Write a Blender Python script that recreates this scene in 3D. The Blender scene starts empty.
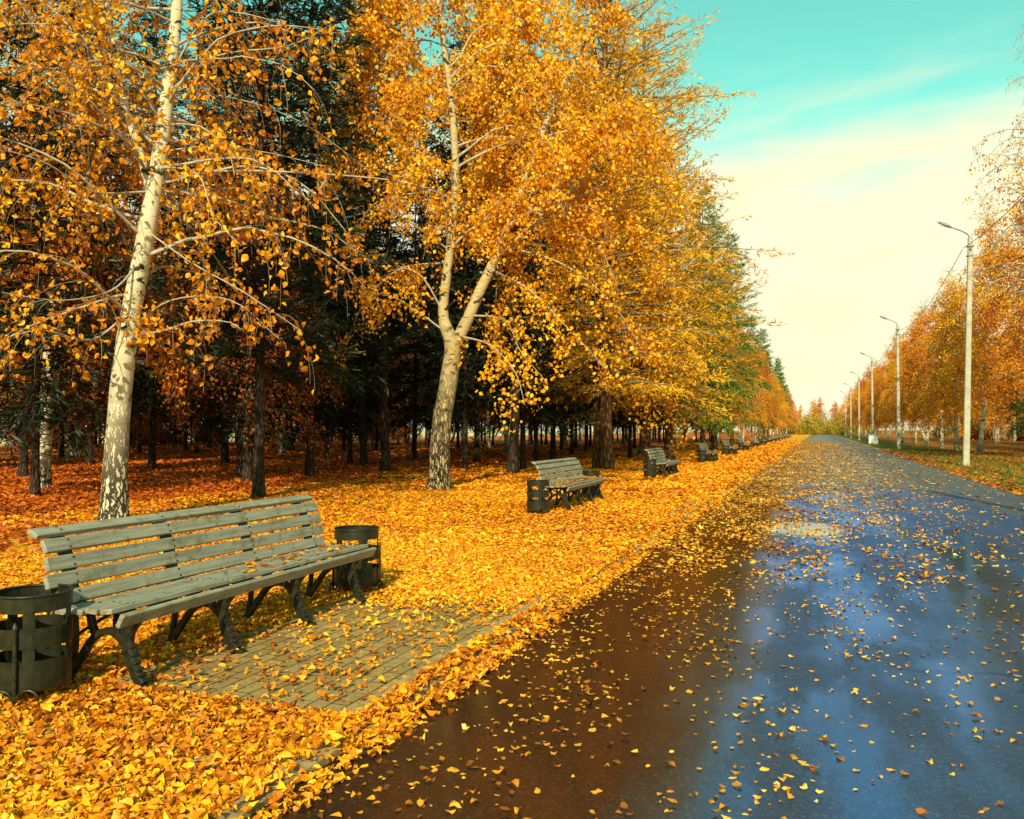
import bpy, math
import numpy as np
from mathutils import Vector

rng = np.random.default_rng(7)
sc = bpy.context.scene
COL = sc.collection
F, VX, VY, H = 850.0, 818.0, 430.0, 1.5
TH = math.atan((VX - 512) / F)
ST, CT = math.sin(TH), math.cos(TH)
PI = math.pi

def W(px, py, d):
    """world point seen at pixel (px,py) at depth d"""
    X = (px - 512) * d / F
    return np.array([X * CT - d * ST, X * ST + d * CT, H + (VY - py) * d / F])

def P(px, py):
    """ground point seen at a pixel"""
    return W(px, py, F * H / (py - VY))

# ------------------------------------------------------------------ materials
def new_mat(name):
    m = bpy.data.materials.new(name)
    m.use_nodes = True
    nt = m.node_tree
    nt.nodes.clear()
    out = nt.nodes.new('ShaderNodeOutputMaterial')
    return m, nt, out

class NB:
    def __init__(s, nt): s.nt = nt
    def n(s, t, ins=None, **kw):
        nd = s.nt.nodes.new('ShaderNode' + t)
        for k, v in kw.items(): setattr(nd, k, v)
        if ins:
            for k, v in ins.items():
                sock = nd.inputs[k]
                if hasattr(v, 'links') or isinstance(v, bpy.types.NodeSocket):
                    s.nt.links.new(v, sock)
                else: sock.default_value = v
        return nd
    def math(s, op, a, b=0.0, c=None, clamp=False):
        ins = {0: a, 1: b}
        if c is not None: ins[2] = c
        return s.n('Math', ins, operation=op, use_clamp=clamp).outputs[0]
    def ramp(s, fac, stops, interp='LINEAR'):
        nd = s.nt.nodes.new('ShaderNodeValToRGB')
        cr = nd.color_ramp; cr.interpolation = interp
        while len(cr.elements) < len(stops): cr.elements.new(0.5)
        for e, (p, c) in zip(cr.elements, stops):
            e.position = p; e.color = (c[0], c[1], c[2], 1) if not np.isscalar(c) else (c, c, c, 1)
        s.nt.links.new(fac, nd.inputs[0])
        return nd.outputs[0]
    def mix(s, f, a, b, blend='MIX'):
        nd = s.nt.nodes.new('ShaderNodeMix'); nd.data_type = 'RGBA'; nd.blend_type = blend
        for i, v in ((0, f), (6, a), (7, b)):
            if isinstance(v, bpy.types.NodeSocket): s.nt.links.new(v, nd.inputs[i])
            elif i == 0: nd.inputs[0].default_value = v
            else: nd.inputs[i].default_value = (*v[:3], 1)
        return nd.outputs[2]
    def sm(s, v, lo, hi):
        nd = s.n('MapRange', {0: v, 1: lo, 2: hi, 3: 0.0, 4: 1.0}, interpolation_type='SMOOTHSTEP')
        return nd.outputs[0]
    def noise(s, co, scale, detail=3, rough=.5, dist=0.0):
        return s.n('TexNoise', {'Vector': co, 'Scale': scale, 'Detail': detail, 'Roughness': rough, 'Distortion': dist}).outputs[0]
    def mapping(s, co, scale=(1, 1, 1), rot=(0, 0, 0), loc=(0, 0, 0)):
        return s.n('Mapping', {0: co, 1: loc, 2: rot, 3: scale}).outputs[0]
    def bump(s, h, strength, dist):
        return s.n('Bump', {'Height': h, 'Strength': strength, 'Distance': dist}).outputs[0]

def leaf_mat(name, stops, trans=.38, rough=.5, nscale=.5, namt=.35, alt=None):
    m, nt, out = new_mat(name); b = NB(nt)
    r = b.n('Attribute', attribute_name='rnd').outputs['Fac']
    co = b.n('NewGeometry').outputs['Position']
    nz = b.noise(co, nscale, 2)
    f = b.math('ADD', b.math('MULTIPLY', r, 1 - namt), b.math('MULTIPLY', b.sm(nz, .3, .7), namt), clamp=True)
    c = b.ramp(f, stops)
    p = b.n('BsdfPrincipled', {'Base Color': c, 'Roughness': rough, 'Specular IOR Level': .25})
    t = b.n('BsdfTranslucent', {'Color': c})
    mx = b.n('MixShader', {0: trans, 1: p.outputs[0], 2: t.outputs[0]})
    nt.links.new(mx.outputs[0], out.inputs[0])
    return m

GOLD = [(0, (.34, .09, .006)), (.25, (.66, .23, .005)), (.6, (.95, .45, .007)), (1, (.97, .64, .03))]
ORNG = [(0, (.26, .06, .005)), (.35, (.62, .17, .006)), (.75, (.88, .33, .008)), (1, (.94, .50, .03))]
M = {}
M['leaf_gold'] = leaf_mat('birch_leaf_gold', GOLD)
M['leaf_amber'] = leaf_mat('birch_leaf_amber', [(0, (.22, .055, .004)), (.35, (.62, .20, .006)), (.75, (.94, .43, .008)), (1, (.97, .68, .04))], nscale=.35, namt=.45)
M['leaf_orange'] = leaf_mat('birch_leaf_orange', ORNG)
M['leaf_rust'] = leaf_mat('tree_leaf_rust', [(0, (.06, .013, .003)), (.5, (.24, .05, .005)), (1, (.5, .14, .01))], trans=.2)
M['larch'] = leaf_mat('larch_needle', [(0, (.32, .15, .008)), (.4, (.74, .34, .008)), (1, (.94, .58, .03))])
M['larch_green'] = leaf_mat('larch_needle_green', [(0, (.07, .09, .008)), (.5, (.30, .22, .01)), (1, (.70, .42, .02))])
M['pine'] = leaf_mat('pine_needle', [(0, (.005, .008, .002)), (.6, (.012, .018, .004)), (1, (.035, .038, .007))], trans=.05)  # near-black needles: forest shade put into the colour
M['pine_lit'] = leaf_mat('pine_needle_green', [(0, (.02, .05, .008)), (.6, (.10, .17, .015)), (1, (.30, .32, .02))], trans=.12)  # brighter copy of the needle colour for sunlit pines
M['bush'] = leaf_mat('shrub_leaf', [(0, (.10, .10, .01)), (.5, (.38, .26, .015)), (1, (.6, .34, .02))], trans=.2)
M['litter_gold'] = leaf_mat('fallen_leaf_gold', [(0, (.10, .02, .004)), (.10, (.28, .06, .004)), (.3, (.56, .16, .005)), (.55, (.78, .29, .006)), (.9, (.88, .46, .012)), (1, (.90, .60, .07))], trans=.12, nscale=.35, namt=.3)
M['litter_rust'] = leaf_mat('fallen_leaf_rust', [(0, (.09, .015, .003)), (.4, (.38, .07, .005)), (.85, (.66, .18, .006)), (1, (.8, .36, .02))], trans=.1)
M['litter_road'] = leaf_mat('fallen_leaf_wet', [(0, (.07, .02, .005)), (.25, (.34, .10, .01)), (.5, (.62, .25, .015)), (.85, (.85, .45, .05)), (1, (.90, .68, .22))], trans=.1, rough=.35)
M['grass'] = leaf_mat('grass_blade', [(0, (.04, .06, .008)), (.6, (.10, .13, .012)), (1, (.30, .22, .02))], trans=.2)

def birch_bark(name, white=(.66, .58, .40), zrough=1.6):
    m, nt, out = new_mat(name); b = NB(nt)
    co = b.n('TexCoord').outputs['Object']
    z = b.n('SeparateXYZ', {0: co}).outputs[2]
    low = b.math('SUBTRACT', 1.0, b.sm(z, zrough * .25, zrough * 1.9))
    # vertical fissures in rough bark at the foot
    dv = b.n('VectorMath', {0: co, 1: b.n('VectorMath', {0: b.n('TexNoise', {'Vector': co, 'Scale': 14.0, 'Detail': 4.0}).outputs['Color'], 'Scale': .10}, operation='SCALE').outputs[0]}, operation='ADD').outputs[0]
    v1 = b.n('TexVoronoi', {'Vector': b.mapping(dv, (17, 17, 3.4)), 'Scale': 1.0, 'Randomness': 1.0}, feature='DISTANCE_TO_EDGE').outputs[0]
    wob = b.noise(b.mapping(co, (9, 9, 3)), 1.0, 4)
    fis = b.sm(b.math('ADD', v1, b.math('MULTIPLY', wob, .42)), .31, .47)
    # dark chevron scars and lenticels higher up
    v2 = b.noise(b.mapping(co, (2.6, 2.6, 5.5)), 1.0, 3, .6, .6)
    scar = b.sm(v2, .575, .63)
    v3 = b.noise(b.mapping(co, (6, 6, 60)), 1.0, 2)
    lent = b.math('MULTIPLY', b.sm(v3, .62, .7), .55)
    dark_hi = b.math('MAXIMUM', scar, lent)
    dark_lo = b.math('SUBTRACT', 1.0, fis)
    dk = b.math('MAXIMUM', b.math('MULTIPLY', dark_lo, low), b.math('MULTIPLY', dark_hi, b.math('SUBTRACT', 1.0, b.math('MULTIPLY', low, .6))))
    tone = b.mix(b.noise(co, 3.5, 4), white, (white[0] * .62, white[1] * .56, white[2] * .42))
    c = b.mix(dk, tone, (.035, .022, .010))
    bp = b.bump(b.math('SUBTRACT', b.math('MULTIPLY', wob, .5), dk), .7, .02)
    p = b.n('BsdfPrincipled', {'Base Color': c, 'Roughness': .75, 'Normal': bp, 'Specular IOR Level': .2})
    nt.links.new(p.outputs[0], out.inputs[0]); return m

def dark_bark(name, c0, c1):
    m, nt, out = new_mat(name); b = NB(nt)
    co = b.n('TexCoord').outputs['Object']
    v = b.n('TexVoronoi', {'Vector': b.mapping(co, (14, 14, 3)), 'Scale': 1.0}, feature='DISTANCE_TO_EDGE').outputs[0]
    n = b.noise(b.mapping(co, (8, 8, 2)), 1.0, 5)
    f = b.math('ADD', b.sm(v, 0, .3), b.math('SUBTRACT', n, .5), clamp=True)
    c = b.mix(f, c0, c1)
    p = b.n('BsdfPrincipled', {'Base Color': c, 'Roughness': .85, 'Normal': b.bump(f, .8, .03), 'Specular IOR Level': .15})
    nt.links.new(p.outputs[0], out.inputs[0]); return m

def simple(name, c, rough=.6, c2=None, scale=8, metal=0., bumpst=.2, bdist=.004, spec=.4, stretch=(1, 1, 1)):
    m, nt, out = new_mat(name); b = NB(nt)
    co = b.n('TexCoord').outputs['Object']
    n = b.noise(b.mapping(co, stretch), scale, 6, .6)
    col = b.mix(b.sm(n, .35, .7), c, c2 or tuple(x * .6 for x in c))
    p = b.n('BsdfPrincipled', {'Base Color': col, 'Roughness': rough, 'Metallic': metal, 'Specular IOR Level': spec,
                               'Normal': b.bump(n, bumpst, bdist)})
    nt.links.new(p.outputs[0], out.inputs[0]); return m

M['birch'] = birch_bark('birch_bark')
M['birch_far'] = birch_bark('birch_bark_far', zrough=.7)
M['birch2'] = birch_bark('birch_bark_tan', (.52, .40, .20), 2.6)
M['bark'] = dark_bark('pine_bark', (.018, .012, .008), (.075, .045, .025))
M['bark_larch'] = dark_bark('larch_bark', (.05, .024, .010), (.25, .115, .035))
M['twig'] = simple('twig_bark', (.22, .15, .08), .8)
M['twig_pale'] = simple('twig_bark_pale', (.42, .35, .24), .8)
M['wood'] = None
M['iron'] = simple('cast_iron_paint', (.014, .015, .009), .38, (.04, .035, .016), 25, .35, .5, .003)
M['bin'] = simple('bin_green_paint', (.012, .016, .007), .42, (.032, .03, .012), 18, .35, .35, .002)
M['concrete'] = simple('pole_concrete', (.42, .38, .26), .85, (.30, .27, .19), 5, 0, .4, .004)
M['kerb'] = simple('kerb_concrete', (.38, .25, .10), .85, (.20, .13, .05), 12, 0, .6, .004)
M['lamp'] = simple('lamp_metal', (.20, .20, .18), .5, metal=.3)
M['cable'] = simple('cable_rubber', (.03, .03, .03), .6)
M['white'] = simple('box_white_paint', (.75, .73, .65), .5, (.6, .57, .48))

# weathered grey painted slats
def wood_mat():
    m, nt, out = new_mat('bench_slat_paint'); b = NB(nt)
    co = b.n('TexCoord').outputs['Object']
    g = b.noise(b.mapping(co, (40, 2.2, 40)), 1.0, 6, .65)
    blot = b.noise(co, 9, 4, .6)
    c = b.mix(b.sm(g, .3, .75), (.30, .275, .195), (.155, .14, .095))
    c = b.mix(b.math('MULTIPLY', b.sm(blot, .5, .7), .75), c, (.13, .105, .045))
    speck = b.noise(co, 70, 2)
    c = b.mix(b.sm(speck, .68, .74), c, (.06, .045, .02))
    p = b.n('BsdfPrincipled', {'Base Color': c, 'Roughness': .55, 'Normal': b.bump(b.math('ADD', g, b.math('MULTIPLY', speck, .3)), .35, .004), 'Specular IOR Level': .35})
    nt.links.new(p.outputs[0], out.inputs[0]); return m
M['wood'] = wood_mat()

def ground_mat():
    m, nt, out = new_mat('leaf_covered_soil'); b = NB(nt)
    co = b.n('TexCoord').outputs['Object']
    sx = b.n('SeparateXYZ', {0: co}); x = sx.outputs[0]
    wob = b.math('MULTIPLY', b.math('SUBTRACT', b.noise(co, .35, 3), .5), 6.0)
    xw = b.math('ADD', x, wob)
    dco = b.n('VectorMath', {0: co, 1: b.n('VectorMath', {0: b.n('TexNoise', {'Vector': co, 'Scale': 18.0}).outputs['Color'], 'Scale': .05}, operation='SCALE').outputs[0]}, operation='ADD').outputs[0]
    v = b.n('TexVoronoi', {'Vector': dco, 'Scale': 17.0, 'Randomness': 1.0})
    r = b.n('SeparateColor', {0: v.outputs['Color']}).outputs[0]
    med = b.noise(co, 1.1, 4, .6)
    r2 = b.math('ADD', b.math('MULTIPLY', r, .7), b.math('MULTIPLY', med, .4), clamp=True)
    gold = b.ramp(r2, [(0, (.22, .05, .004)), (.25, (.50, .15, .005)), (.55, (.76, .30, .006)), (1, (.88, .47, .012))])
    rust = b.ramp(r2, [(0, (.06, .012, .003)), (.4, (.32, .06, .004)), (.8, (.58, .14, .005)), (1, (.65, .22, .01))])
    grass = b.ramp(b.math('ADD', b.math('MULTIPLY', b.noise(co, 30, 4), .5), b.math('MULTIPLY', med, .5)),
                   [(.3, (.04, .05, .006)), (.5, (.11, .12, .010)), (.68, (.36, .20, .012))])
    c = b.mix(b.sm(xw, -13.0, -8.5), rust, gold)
    side = b.sm(b.math('ADD', x, b.math('MULTIPLY', wob, .1)), 4.3, 4.7)
    rightc = b.mix(b.sm(xw, 6.5, 12.0), grass, b.mix(.35, rust, grass))
    c = b.mix(side, c, rightc)
    c = b.mix(b.math('SUBTRACT', 1.0, b.sm(x, -92.0, -64.0)), c, (.62, .50, .26))  # pale ground past the forest imitates light showing between the trunks
    h = b.math('SUBTRACT', r, v.outputs['Distance'])
    p = b.n('BsdfPrincipled', {'Base Color': c, 'Roughness': .8, 'Specular IOR Level': .15, 'Normal': b.bump(h, .8, .03)})
    nt.links.new(p.outputs[0], out.inputs[0]); return m
M['ground'] = ground_mat()

def asphalt_mat():
    m, nt, out = new_mat('wet_asphalt'); b = NB(nt)
    co = b.n('TexCoord').outputs['Object']
    s = b.n('SeparateXYZ', {0: co}); x, y = s.outputs[0], s.outputs[1]
    n1 = b.noise(b.mapping(co, (1, .35, 1)), 1.1, 4, .6)
    n2 = b.noise(b.mapping(co, (1.6, .12, 1), loc=(3, 1, 0)), 1.0, 3)
    fine = b.noise(co, 160, 3, .7)
    mid = b.noise(co, 14, 5, .65)
    agg = b.n('TexVoronoi', {'Vector': co, 'Scale': 120.0}).outputs['Distance']
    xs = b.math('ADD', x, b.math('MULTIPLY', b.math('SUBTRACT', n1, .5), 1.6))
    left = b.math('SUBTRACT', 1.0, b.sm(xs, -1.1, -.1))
    base = b.mix(left, b.mix(mid, (.018, .026, .036), (.040, .046, .050)), b.mix(mid, (.010, .006, .003), (.026, .014, .005)))  # reflections painted into the base: brown trees on the left, blue sky right
    base = b.mix(b.math('MULTIPLY', b.sm(fine, .52, .72), .35), base, (.12, .115, .09))
    base = b.mix(b.math('MULTIPLY', b.sm(b.noise(co, 48, 4, .8), .5, .68), b.math('SUBTRACT', .55, b.math('MULTIPLY', left, .35))), base, (.10, .105, .09))
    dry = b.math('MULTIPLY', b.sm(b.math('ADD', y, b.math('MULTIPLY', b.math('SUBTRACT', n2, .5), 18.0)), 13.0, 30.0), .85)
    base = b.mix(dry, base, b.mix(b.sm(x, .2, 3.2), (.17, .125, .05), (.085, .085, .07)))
    # joints and cracks across the road
    wy = b.math('ADD', y, b.math('MULTIPLY', b.math('SUBTRACT', b.noise(co, 1.4, 5, .6), .5), .5))
    crack = None
    for y0 in (5.9, 9.6, 14.2, 21.0, 30.0):
        d = b.math('ABSOLUTE', b.math('SUBTRACT', wy, y0))
        k = b.math('SUBTRACT', 1.0, b.sm(d, .008, .05))
        crack = k if crack is None else b.math('MAXIMUM', crack, k)
    for x0 in (1.55,):
        d = b.math('ABSOLUTE', b.math('SUBTRACT', b.math('ADD', x, b.math('MULTIPLY', b.noise(co, .5, 5, .65), .8)), x0))
        crack = b.math('MAXIMUM', crack, b.math('MULTIPLY', b.math('SUBTRACT', 1.0, b.sm(d, .005, .03)), .8))
    crack = b.math('MULTIPLY', crack, b.sm(b.noise(co, .9, 2, .5), .42, .55))
    base = b.mix(b.math('MULTIPLY', crack, .8), base, (.006, .006, .005))
    wet = b.sm(b.math('ADD', b.math('MULTIPLY', n1, .6), b.math('MULTIPLY', n2, .4)), .42, .58)   # 1 = wet film
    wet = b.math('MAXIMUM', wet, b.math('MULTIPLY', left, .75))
    # the track on the far right is only damp
    wet = b.math('MULTIPLY', wet, b.math('SUBTRACT', 1.0, b.math('MULTIPLY', b.sm(b.math('ADD', x, b.math('MULTIPLY', b.math('SUBTRACT', n1, .5), 1.5)), 1.2, 3.0), .85)))
    wet = b.math('MULTIPLY', wet, b.math('SUBTRACT', 1.0, b.math('MULTIPLY', dry, .8)))
    dx = b.math('MULTIPLY', b.math('ADD', x, .2), .8); dy = b.math('MULTIPLY', b.math('SUBTRACT', y, 13.6), .45)
    rr = b.math('SQRT', b.math('ADD', b.math('MULTIPLY', dx, dx), b.math('MULTIPLY', dy, dy)))
    pud = b.math('SUBTRACT', 1.0, b.sm(b.math('ADD', rr, b.math('MULTIPLY', n1, .5)), .55, .8))
    rough = b.math('SUBTRACT', .40, b.math('MULTIPLY', wet, .31))
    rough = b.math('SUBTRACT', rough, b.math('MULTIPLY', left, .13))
    rough = b.math('MAXIMUM', rough, .11)
    rough = b.math('SUBTRACT', rough, b.math('MULTIPLY', pud, .2), clamp=True)
    grit = b.noise(co, 62, 4, .75)
    hgt = b.math('ADD', b.math('MULTIPLY', fine, .5), b.math('ADD', b.math('MULTIPLY', agg, .5), b.math('MULTIPLY', grit, .8)))
    bst = b.math('MULTIPLY', b.math('SUBTRACT', 1.0, b.math('MULTIPLY', wet, .80)), b.math('SUBTRACT', 1.0, pud))
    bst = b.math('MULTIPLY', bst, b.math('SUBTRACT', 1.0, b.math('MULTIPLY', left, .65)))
    nrm = b.n('Bump', {'Height': b.math('SUBTRACT', hgt, b.math('MULTIPLY', crack, 3.0)), 'Strength': b.math('MULTIPLY', bst, .8), 'Distance': .006}).outputs[0]
    und = b.noise(b.mapping(co, (1, .5, 1)), 5.0, 3)
    gn = b.n('Bump', {'Height': b.math('ADD', b.math('MULTIPLY', hgt, .35), und), 'Strength': b.math('ADD', .03, b.math('MULTIPLY', bst, .16)), 'Distance': .006}).outputs[0]
    d = b.n('BsdfDiffuse', {'Color': base, 'Roughness': .5, 'Normal': nrm})
    tint = b.mix(left, (.16, .37, .95), (.52, .34, .14))  # gloss colour paints the same tree and sky reflections
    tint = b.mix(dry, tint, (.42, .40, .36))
    tint = b.mix(pud, tint, (.9, .95, 1.0))
    g = b.n('BsdfGlossy', {'Color': tint, 'Roughness': rough, 'Normal': gn})
    fr = b.n('Fresnel', {'IOR': 1.75, 'Normal': gn}).outputs[0]
    fac = b.math('MULTIPLY', fr, b.math('ADD', b.math('SUBTRACT', .55, b.math('MULTIPLY', dry, .30)), b.math('MULTIPLY', wet, 1.15)))
    fac = b.math('MAXIMUM', b.math('MINIMUM', fac, .9), b.math('MULTIPLY', pud, .55), clamp=True)
    mx = b.n('MixShader', {0: fac, 1: d.outputs[0], 2: g.outputs[0]})
    nt.links.new(mx.outputs[0], out.inputs[0]); return m
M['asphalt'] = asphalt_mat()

def paver_mat():
    m, nt, out = new_mat('pad_pavers'); b = NB(nt)
    co = b.n('TexCoord').outputs['Object']
    br = b.n('TexBrick', {'Vector': b.mapping(co, rot=(0, 0, PI / 2)), 'Color1': (.27, .155, .045, 1), 'Color2': (.42, .25, .075, 1), 'Mortar': (.035, .025, .012, 1),
                          'Scale': 1.0, 'Mortar Size': .006, 'Mortar Smooth': .3, 'Brick Width': .21, 'Row Height': .105})
    n = b.noise(co, 25, 6, .7)
    c = b.mix(b.math('MULTIPLY', b.sm(n, .4, .7), .6), br.outputs[0], (.11, .085, .035))
    big = b.noise(co, 2.2, 3)
    c = b.mix(b.math('MULTIPLY', b.sm(big, .45, .7), .5), c, (.30, .21, .08))
    h = b.math('SUBTRACT', b.math('MULTIPLY', n, .4), br.outputs[1])
    p = b.n('BsdfPrincipled', {'Base Color': c, 'Roughness': .8, 'Normal': b.bump(h, .9, .006), 'Specular IOR Level': .2})
    nt.links.new(p.outputs[0], out.inputs[0]); return m
M['paver'] = paver_mat()

# ------------------------------------------------------------------ geometry collector
class Geo:
    def __init__(s):
        s.v = []; s.f4 = []; s.m4 = []; s.r = []; s.n = 0; s.sm = []
    def add(s, v, q, mi=0, r=None, smooth=False):
        v = np.asarray(v, dtype=np.float32); q = np.asarray(q, dtype=np.int64)
        s.v.append(v); s.f4.append(q + s.n); s.n += len(v)
        s.m4.append(np.full(len(q), mi, dtype=np.int32)); s.sm.append(np.full(len(q), smooth))
        s.r.append(np.zeros(len(v), np.float32) if r is None else np.asarray(r, np.float32))
    def tube(s, pts, rad, sides=8, mi=0, cap=True, wob=0.):
        pts = np.asarray(pts, float); rad = np.asarray(rad, float) * np.ones(len(pts))
        n = len(pts)
        t = np.gradient(pts, axis=0); t /= np.linalg.norm(t, axis=1)[:, None] + 1e-9
        u0 = np.cross(t[0], [0, 0, 1.]);
        if np.linalg.norm(u0) < .05: u0 = np.array([1., 0, 0])
        u = np.zeros((n, 3)); u[0] = u0 / np.linalg.norm(u0)
        for i in range(1, n):
            w = u[i - 1] - t[i] * np.dot(u[i - 1], t[i]); u[i] = w / (np.linalg.norm(w) + 1e-9)
        w = np.cross(t, u)
        a = np.arange(sides) * 2 * PI / sides
        rr = rad[:, None] * np.ones(sides)
        if wob: rr = rr * (1 + wob * rng.normal(size=rr.shape))
        V = pts[:, None, :] + rr[:, :, None] * (np.cos(a)[None, :, None] * u[:, None, :] + np.sin(a)[None, :, None] * w[:, None, :])
        V = V.reshape(-1, 3)
        i, j = np.meshgrid(np.arange(n - 1), np.arange(sides), indexing='ij'); i = i.ravel(); j = j.ravel(); k = (j + 1) % sides
        Q = np.stack([i * sides + j, i * sides + k, (i + 1) * sides + k, (i + 1) * sides + j], 1)
        s.add(V, Q, mi, smooth=True)
        if cap and sides >= 4:
            for base, c in ((0, pts[0]), ((n - 1) * sides, pts[-1])):
                ring = V[base:base + sides]
                vv = np.vstack([ring, c[None]])
                m = sides
                q = [[m, j, (j + 1) % sides, (j + 1) % sides] for j in range(sides)] if False else []
                # quads fan using pairs
                for j in range(0, sides, 2):
                    q.append([m, j, (j + 1) % sides, (j + 2) % sides])
                s.add(vv, q, mi)
    def box(s, c, size, mi=0, rot=None, bevel=0.0):
        """box; rot = 3x3 matrix; bevelled along all edges when bevel>0"""
        hx, hy, hz = np.asarray(size, float) / 2; bv = bevel
        if bv <= 0:
            v = np.array([[x, y, z] for x in (-hx, hx) for y in (-hy, hy) for z in (-hz, hz)])
            q = [[0, 1, 3, 2], [4, 6, 7, 5], [0, 4, 5, 1], [2, 3, 7, 6], [0, 2, 6, 4], [1, 5, 7, 3]]
        else:
            # octagonal section in xz swept on y with inset ends
            o = [(-hx + bv, -hz), (hx - bv, -hz), (hx, -hz + bv), (hx, hz - bv), (hx - bv, hz), (-hx + bv, hz), (-hx, hz - bv), (-hx, -hz + bv)]
            o = np.array(o); v = []
            for yy, k in ((-hy, 1), (-hy + bv, 0), (hy - bv, 0), (hy, 1)):
                oo = o.copy()
                if k: oo = oo * np.array([(hx - bv * .7) / hx, (hz - bv * .7) / hz])
                v += [[a, yy, b_] for a, b_ in oo]
            q = []
            for r_ in range(3):
                for j in range(8):
                    k = (j + 1) % 8; q.append([r_ * 8 + j, (r_ + 1) * 8 + j, (r_ + 1) * 8 + k, r_ * 8 + k])
            for b0, rev in ((0, 0), (24, 1)):
                for a in ((0, 1, 2, 7), (2, 3, 6, 7), (3, 4, 5, 6)):
                    qq = [b0 + t for t in a]; q.append(qq[::-1] if rev else qq)
            v = np.array(v)
        if rot is not None: v = v @ np.asarray(rot).T
        s.add(v + np.asarray(c, float), q, mi)
    def build(s, name, mats, parent=None):
        me = mesh_from(name, s, mats)
        return link(name, me, parent)

def mesh_from(name, g, mats):
    V = np.concatenate(g.v); Q = np.concatenate(g.f4).astype(np.int32)
    me = bpy.data.meshes.new(name)
    me.vertices.add(len(V)); me.vertices.foreach_set('co', V.ravel())
    me.loops.add(Q.size); me.loops.foreach_set('vertex_index', Q.ravel())
    me.polygons.add(len(Q))
    me.polygons.foreach_set('loop_start', np.arange(0, Q.size, 4, dtype=np.int32))
    me.polygons.foreach_set('loop_total', np.full(len(Q), 4, dtype=np.int32))
    me.polygons.foreach_set('material_index', np.concatenate(g.m4))
    me.polygons.foreach_set('use_smooth', np.concatenate(g.sm))
    at = me.attributes.new('rnd', 'FLOAT', 'POINT'); at.data.foreach_set('value', np.concatenate(g.r))
    for m in (mats if isinstance(mats, (list, tuple)) else [mats]): me.materials.append(m)
    me.update(calc_edges=True)
    return me

def link(name, me, parent=None):
    o = bpy.data.objects.new(name, me); COL.objects.link(o)
    if parent is not None: o.parent = parent
    return o

def tag(o, label=None, cat=None, group=None, kind=None):
    if label: o['label'] = label
    if cat: o['category'] = cat
    if group: o['group'] = group
    if kind: o['kind'] = kind
    return o

def empty(name, loc, rz=0., sc_=1.):
    o = bpy.data.objects.new(name, None); COL.objects.link(o)
    o.empty_display_size = .2
    o.location = loc; o.rotation_euler = (0, 0, rz)
    o.scale = (sc_,) * 3 if np.isscalar(sc_) else sc_
    return o

def frames(n):
    """n random orthonormal frames"""
    a = rng.normal(size=(n, 3)); a /= np.linalg.norm(a, axis=1)[:, None]
    b = rng.normal(size=(n, 3)); b -= a * (a * b).sum(1)[:, None]; b /= np.linalg.norm(b, axis=1)[:, None]
    return a, b, np.cross(a, b)

def leaves6(g, C, size, ax, wx, nz, mi=0, fold=.25, r=None):
    """folded ovate leaves, 6 verts each"""
    n = len(C); s = (size * np.ones(n))[:, None]
    def pt(l, w, h): return C + s * (l * ax + w * wx + h * nz)
    fd = fold * rng.uniform(.2, 1.6, n)[:, None]; s1 = s
    V = np.stack([pt(-.5, 0, 0), C + s1 * (-.22 * ax - .34 * wx + fd * .8 * nz), C + s1 * (.20 * ax - .31 * wx + fd * .6 * nz), pt(.56, 0, -.05),
                  C + s1 * (.20 * ax + .31 * wx + fd * .6 * nz), C + s1 * (-.22 * ax + .34 * wx + fd * .8 * nz)], 1).reshape(-1, 3)
    b = np.arange(n)[:, None] * 6
    Q = np.concatenate([b + np.array([0, 3, 2, 1]), b + np.array([0, 5, 4, 3])])
    if r is None: r = rng.random(n)
    g.add(V, Q, mi, np.repeat(r, 6))

def leaves9(g, C, size, ax, wx, nz, mi=0, fold=.25, r=None):
    """rounder curled leaves, 9 verts each"""
    n = len(C); s = (size * np.ones(n))[:, None]
    fd = fold * rng.uniform(.1, 1.7, n)[:, None]; cu = rng.normal(size=n)[:, None] * .16; tw = rng.normal(size=n)[:, None] * .12
    wd = rng.uniform(.8, 1.2, n)[:, None]
    def pt(l, w, h): return C + s * (l * ax + w * wd * wx + h * nz)
    V = np.stack([pt(-.5, 0, cu), pt(-.36, -.21, fd * .6 + cu * .6), pt(-.08, -.36, fd), pt(.24, -.23, fd * .6 + cu * .5 + tw), pt(.58, .02, cu * 1.4),
                  pt(.24, .23, fd * .6 + cu * .5 - tw), pt(-.08, .36, fd), pt(-.36, .21, fd * .6 + cu * .6), pt(0, 0, 0)], 1).reshape(-1, 3)
    b = np.arange(n)[:, None] * 9
    Q = np.concatenate([b + np.array(q) for q in ([0, 8, 2, 1], [8, 4, 3, 2], [0, 7, 6, 8], [8, 6, 5, 4])])
    if r is None: r = rng.random(n)
    g.add(V, Q, mi, np.repeat(r, 9))

def kites(g, C, ln, wd, ax, wx, mi=0, r=None, off=-.5):
    n = len(C); l = (ln * np.ones(n))[:, None]; w = (wd * np.ones(n))[:, None]
    V = np.stack([C + ax * l * off, C + ax * l * (off + .4) - wx * w * .5, C + ax * l * (off + 1), C + ax * l * (off + .45) + wx * w * .5], 1).reshape(-1, 3)
    Q = np.arange(n)[:, None] * 4 + np.arange(4)
    if r is None: r = rng.random(n)
    g.add(V, Q, mi, np.repeat(r, 4))

def unit(v): v = np.asarray(v, float); return v / (np.linalg.norm(v) + 1e-9)

def arc(p, d, L, n, droop, jit=.06, up=0.):
    """grow a branch: returns points"""
    pts = [np.array(p, float)]; d = unit(d); st = L / n
    for i in range(n):
        d = unit(d + np.array([0, 0, up * (1 - i / n) - droop * (i + 1) / n]) + rng.normal(size=3) * jit)
        pts.append(pts[-1] + d * st)
    return np.array(pts)

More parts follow.
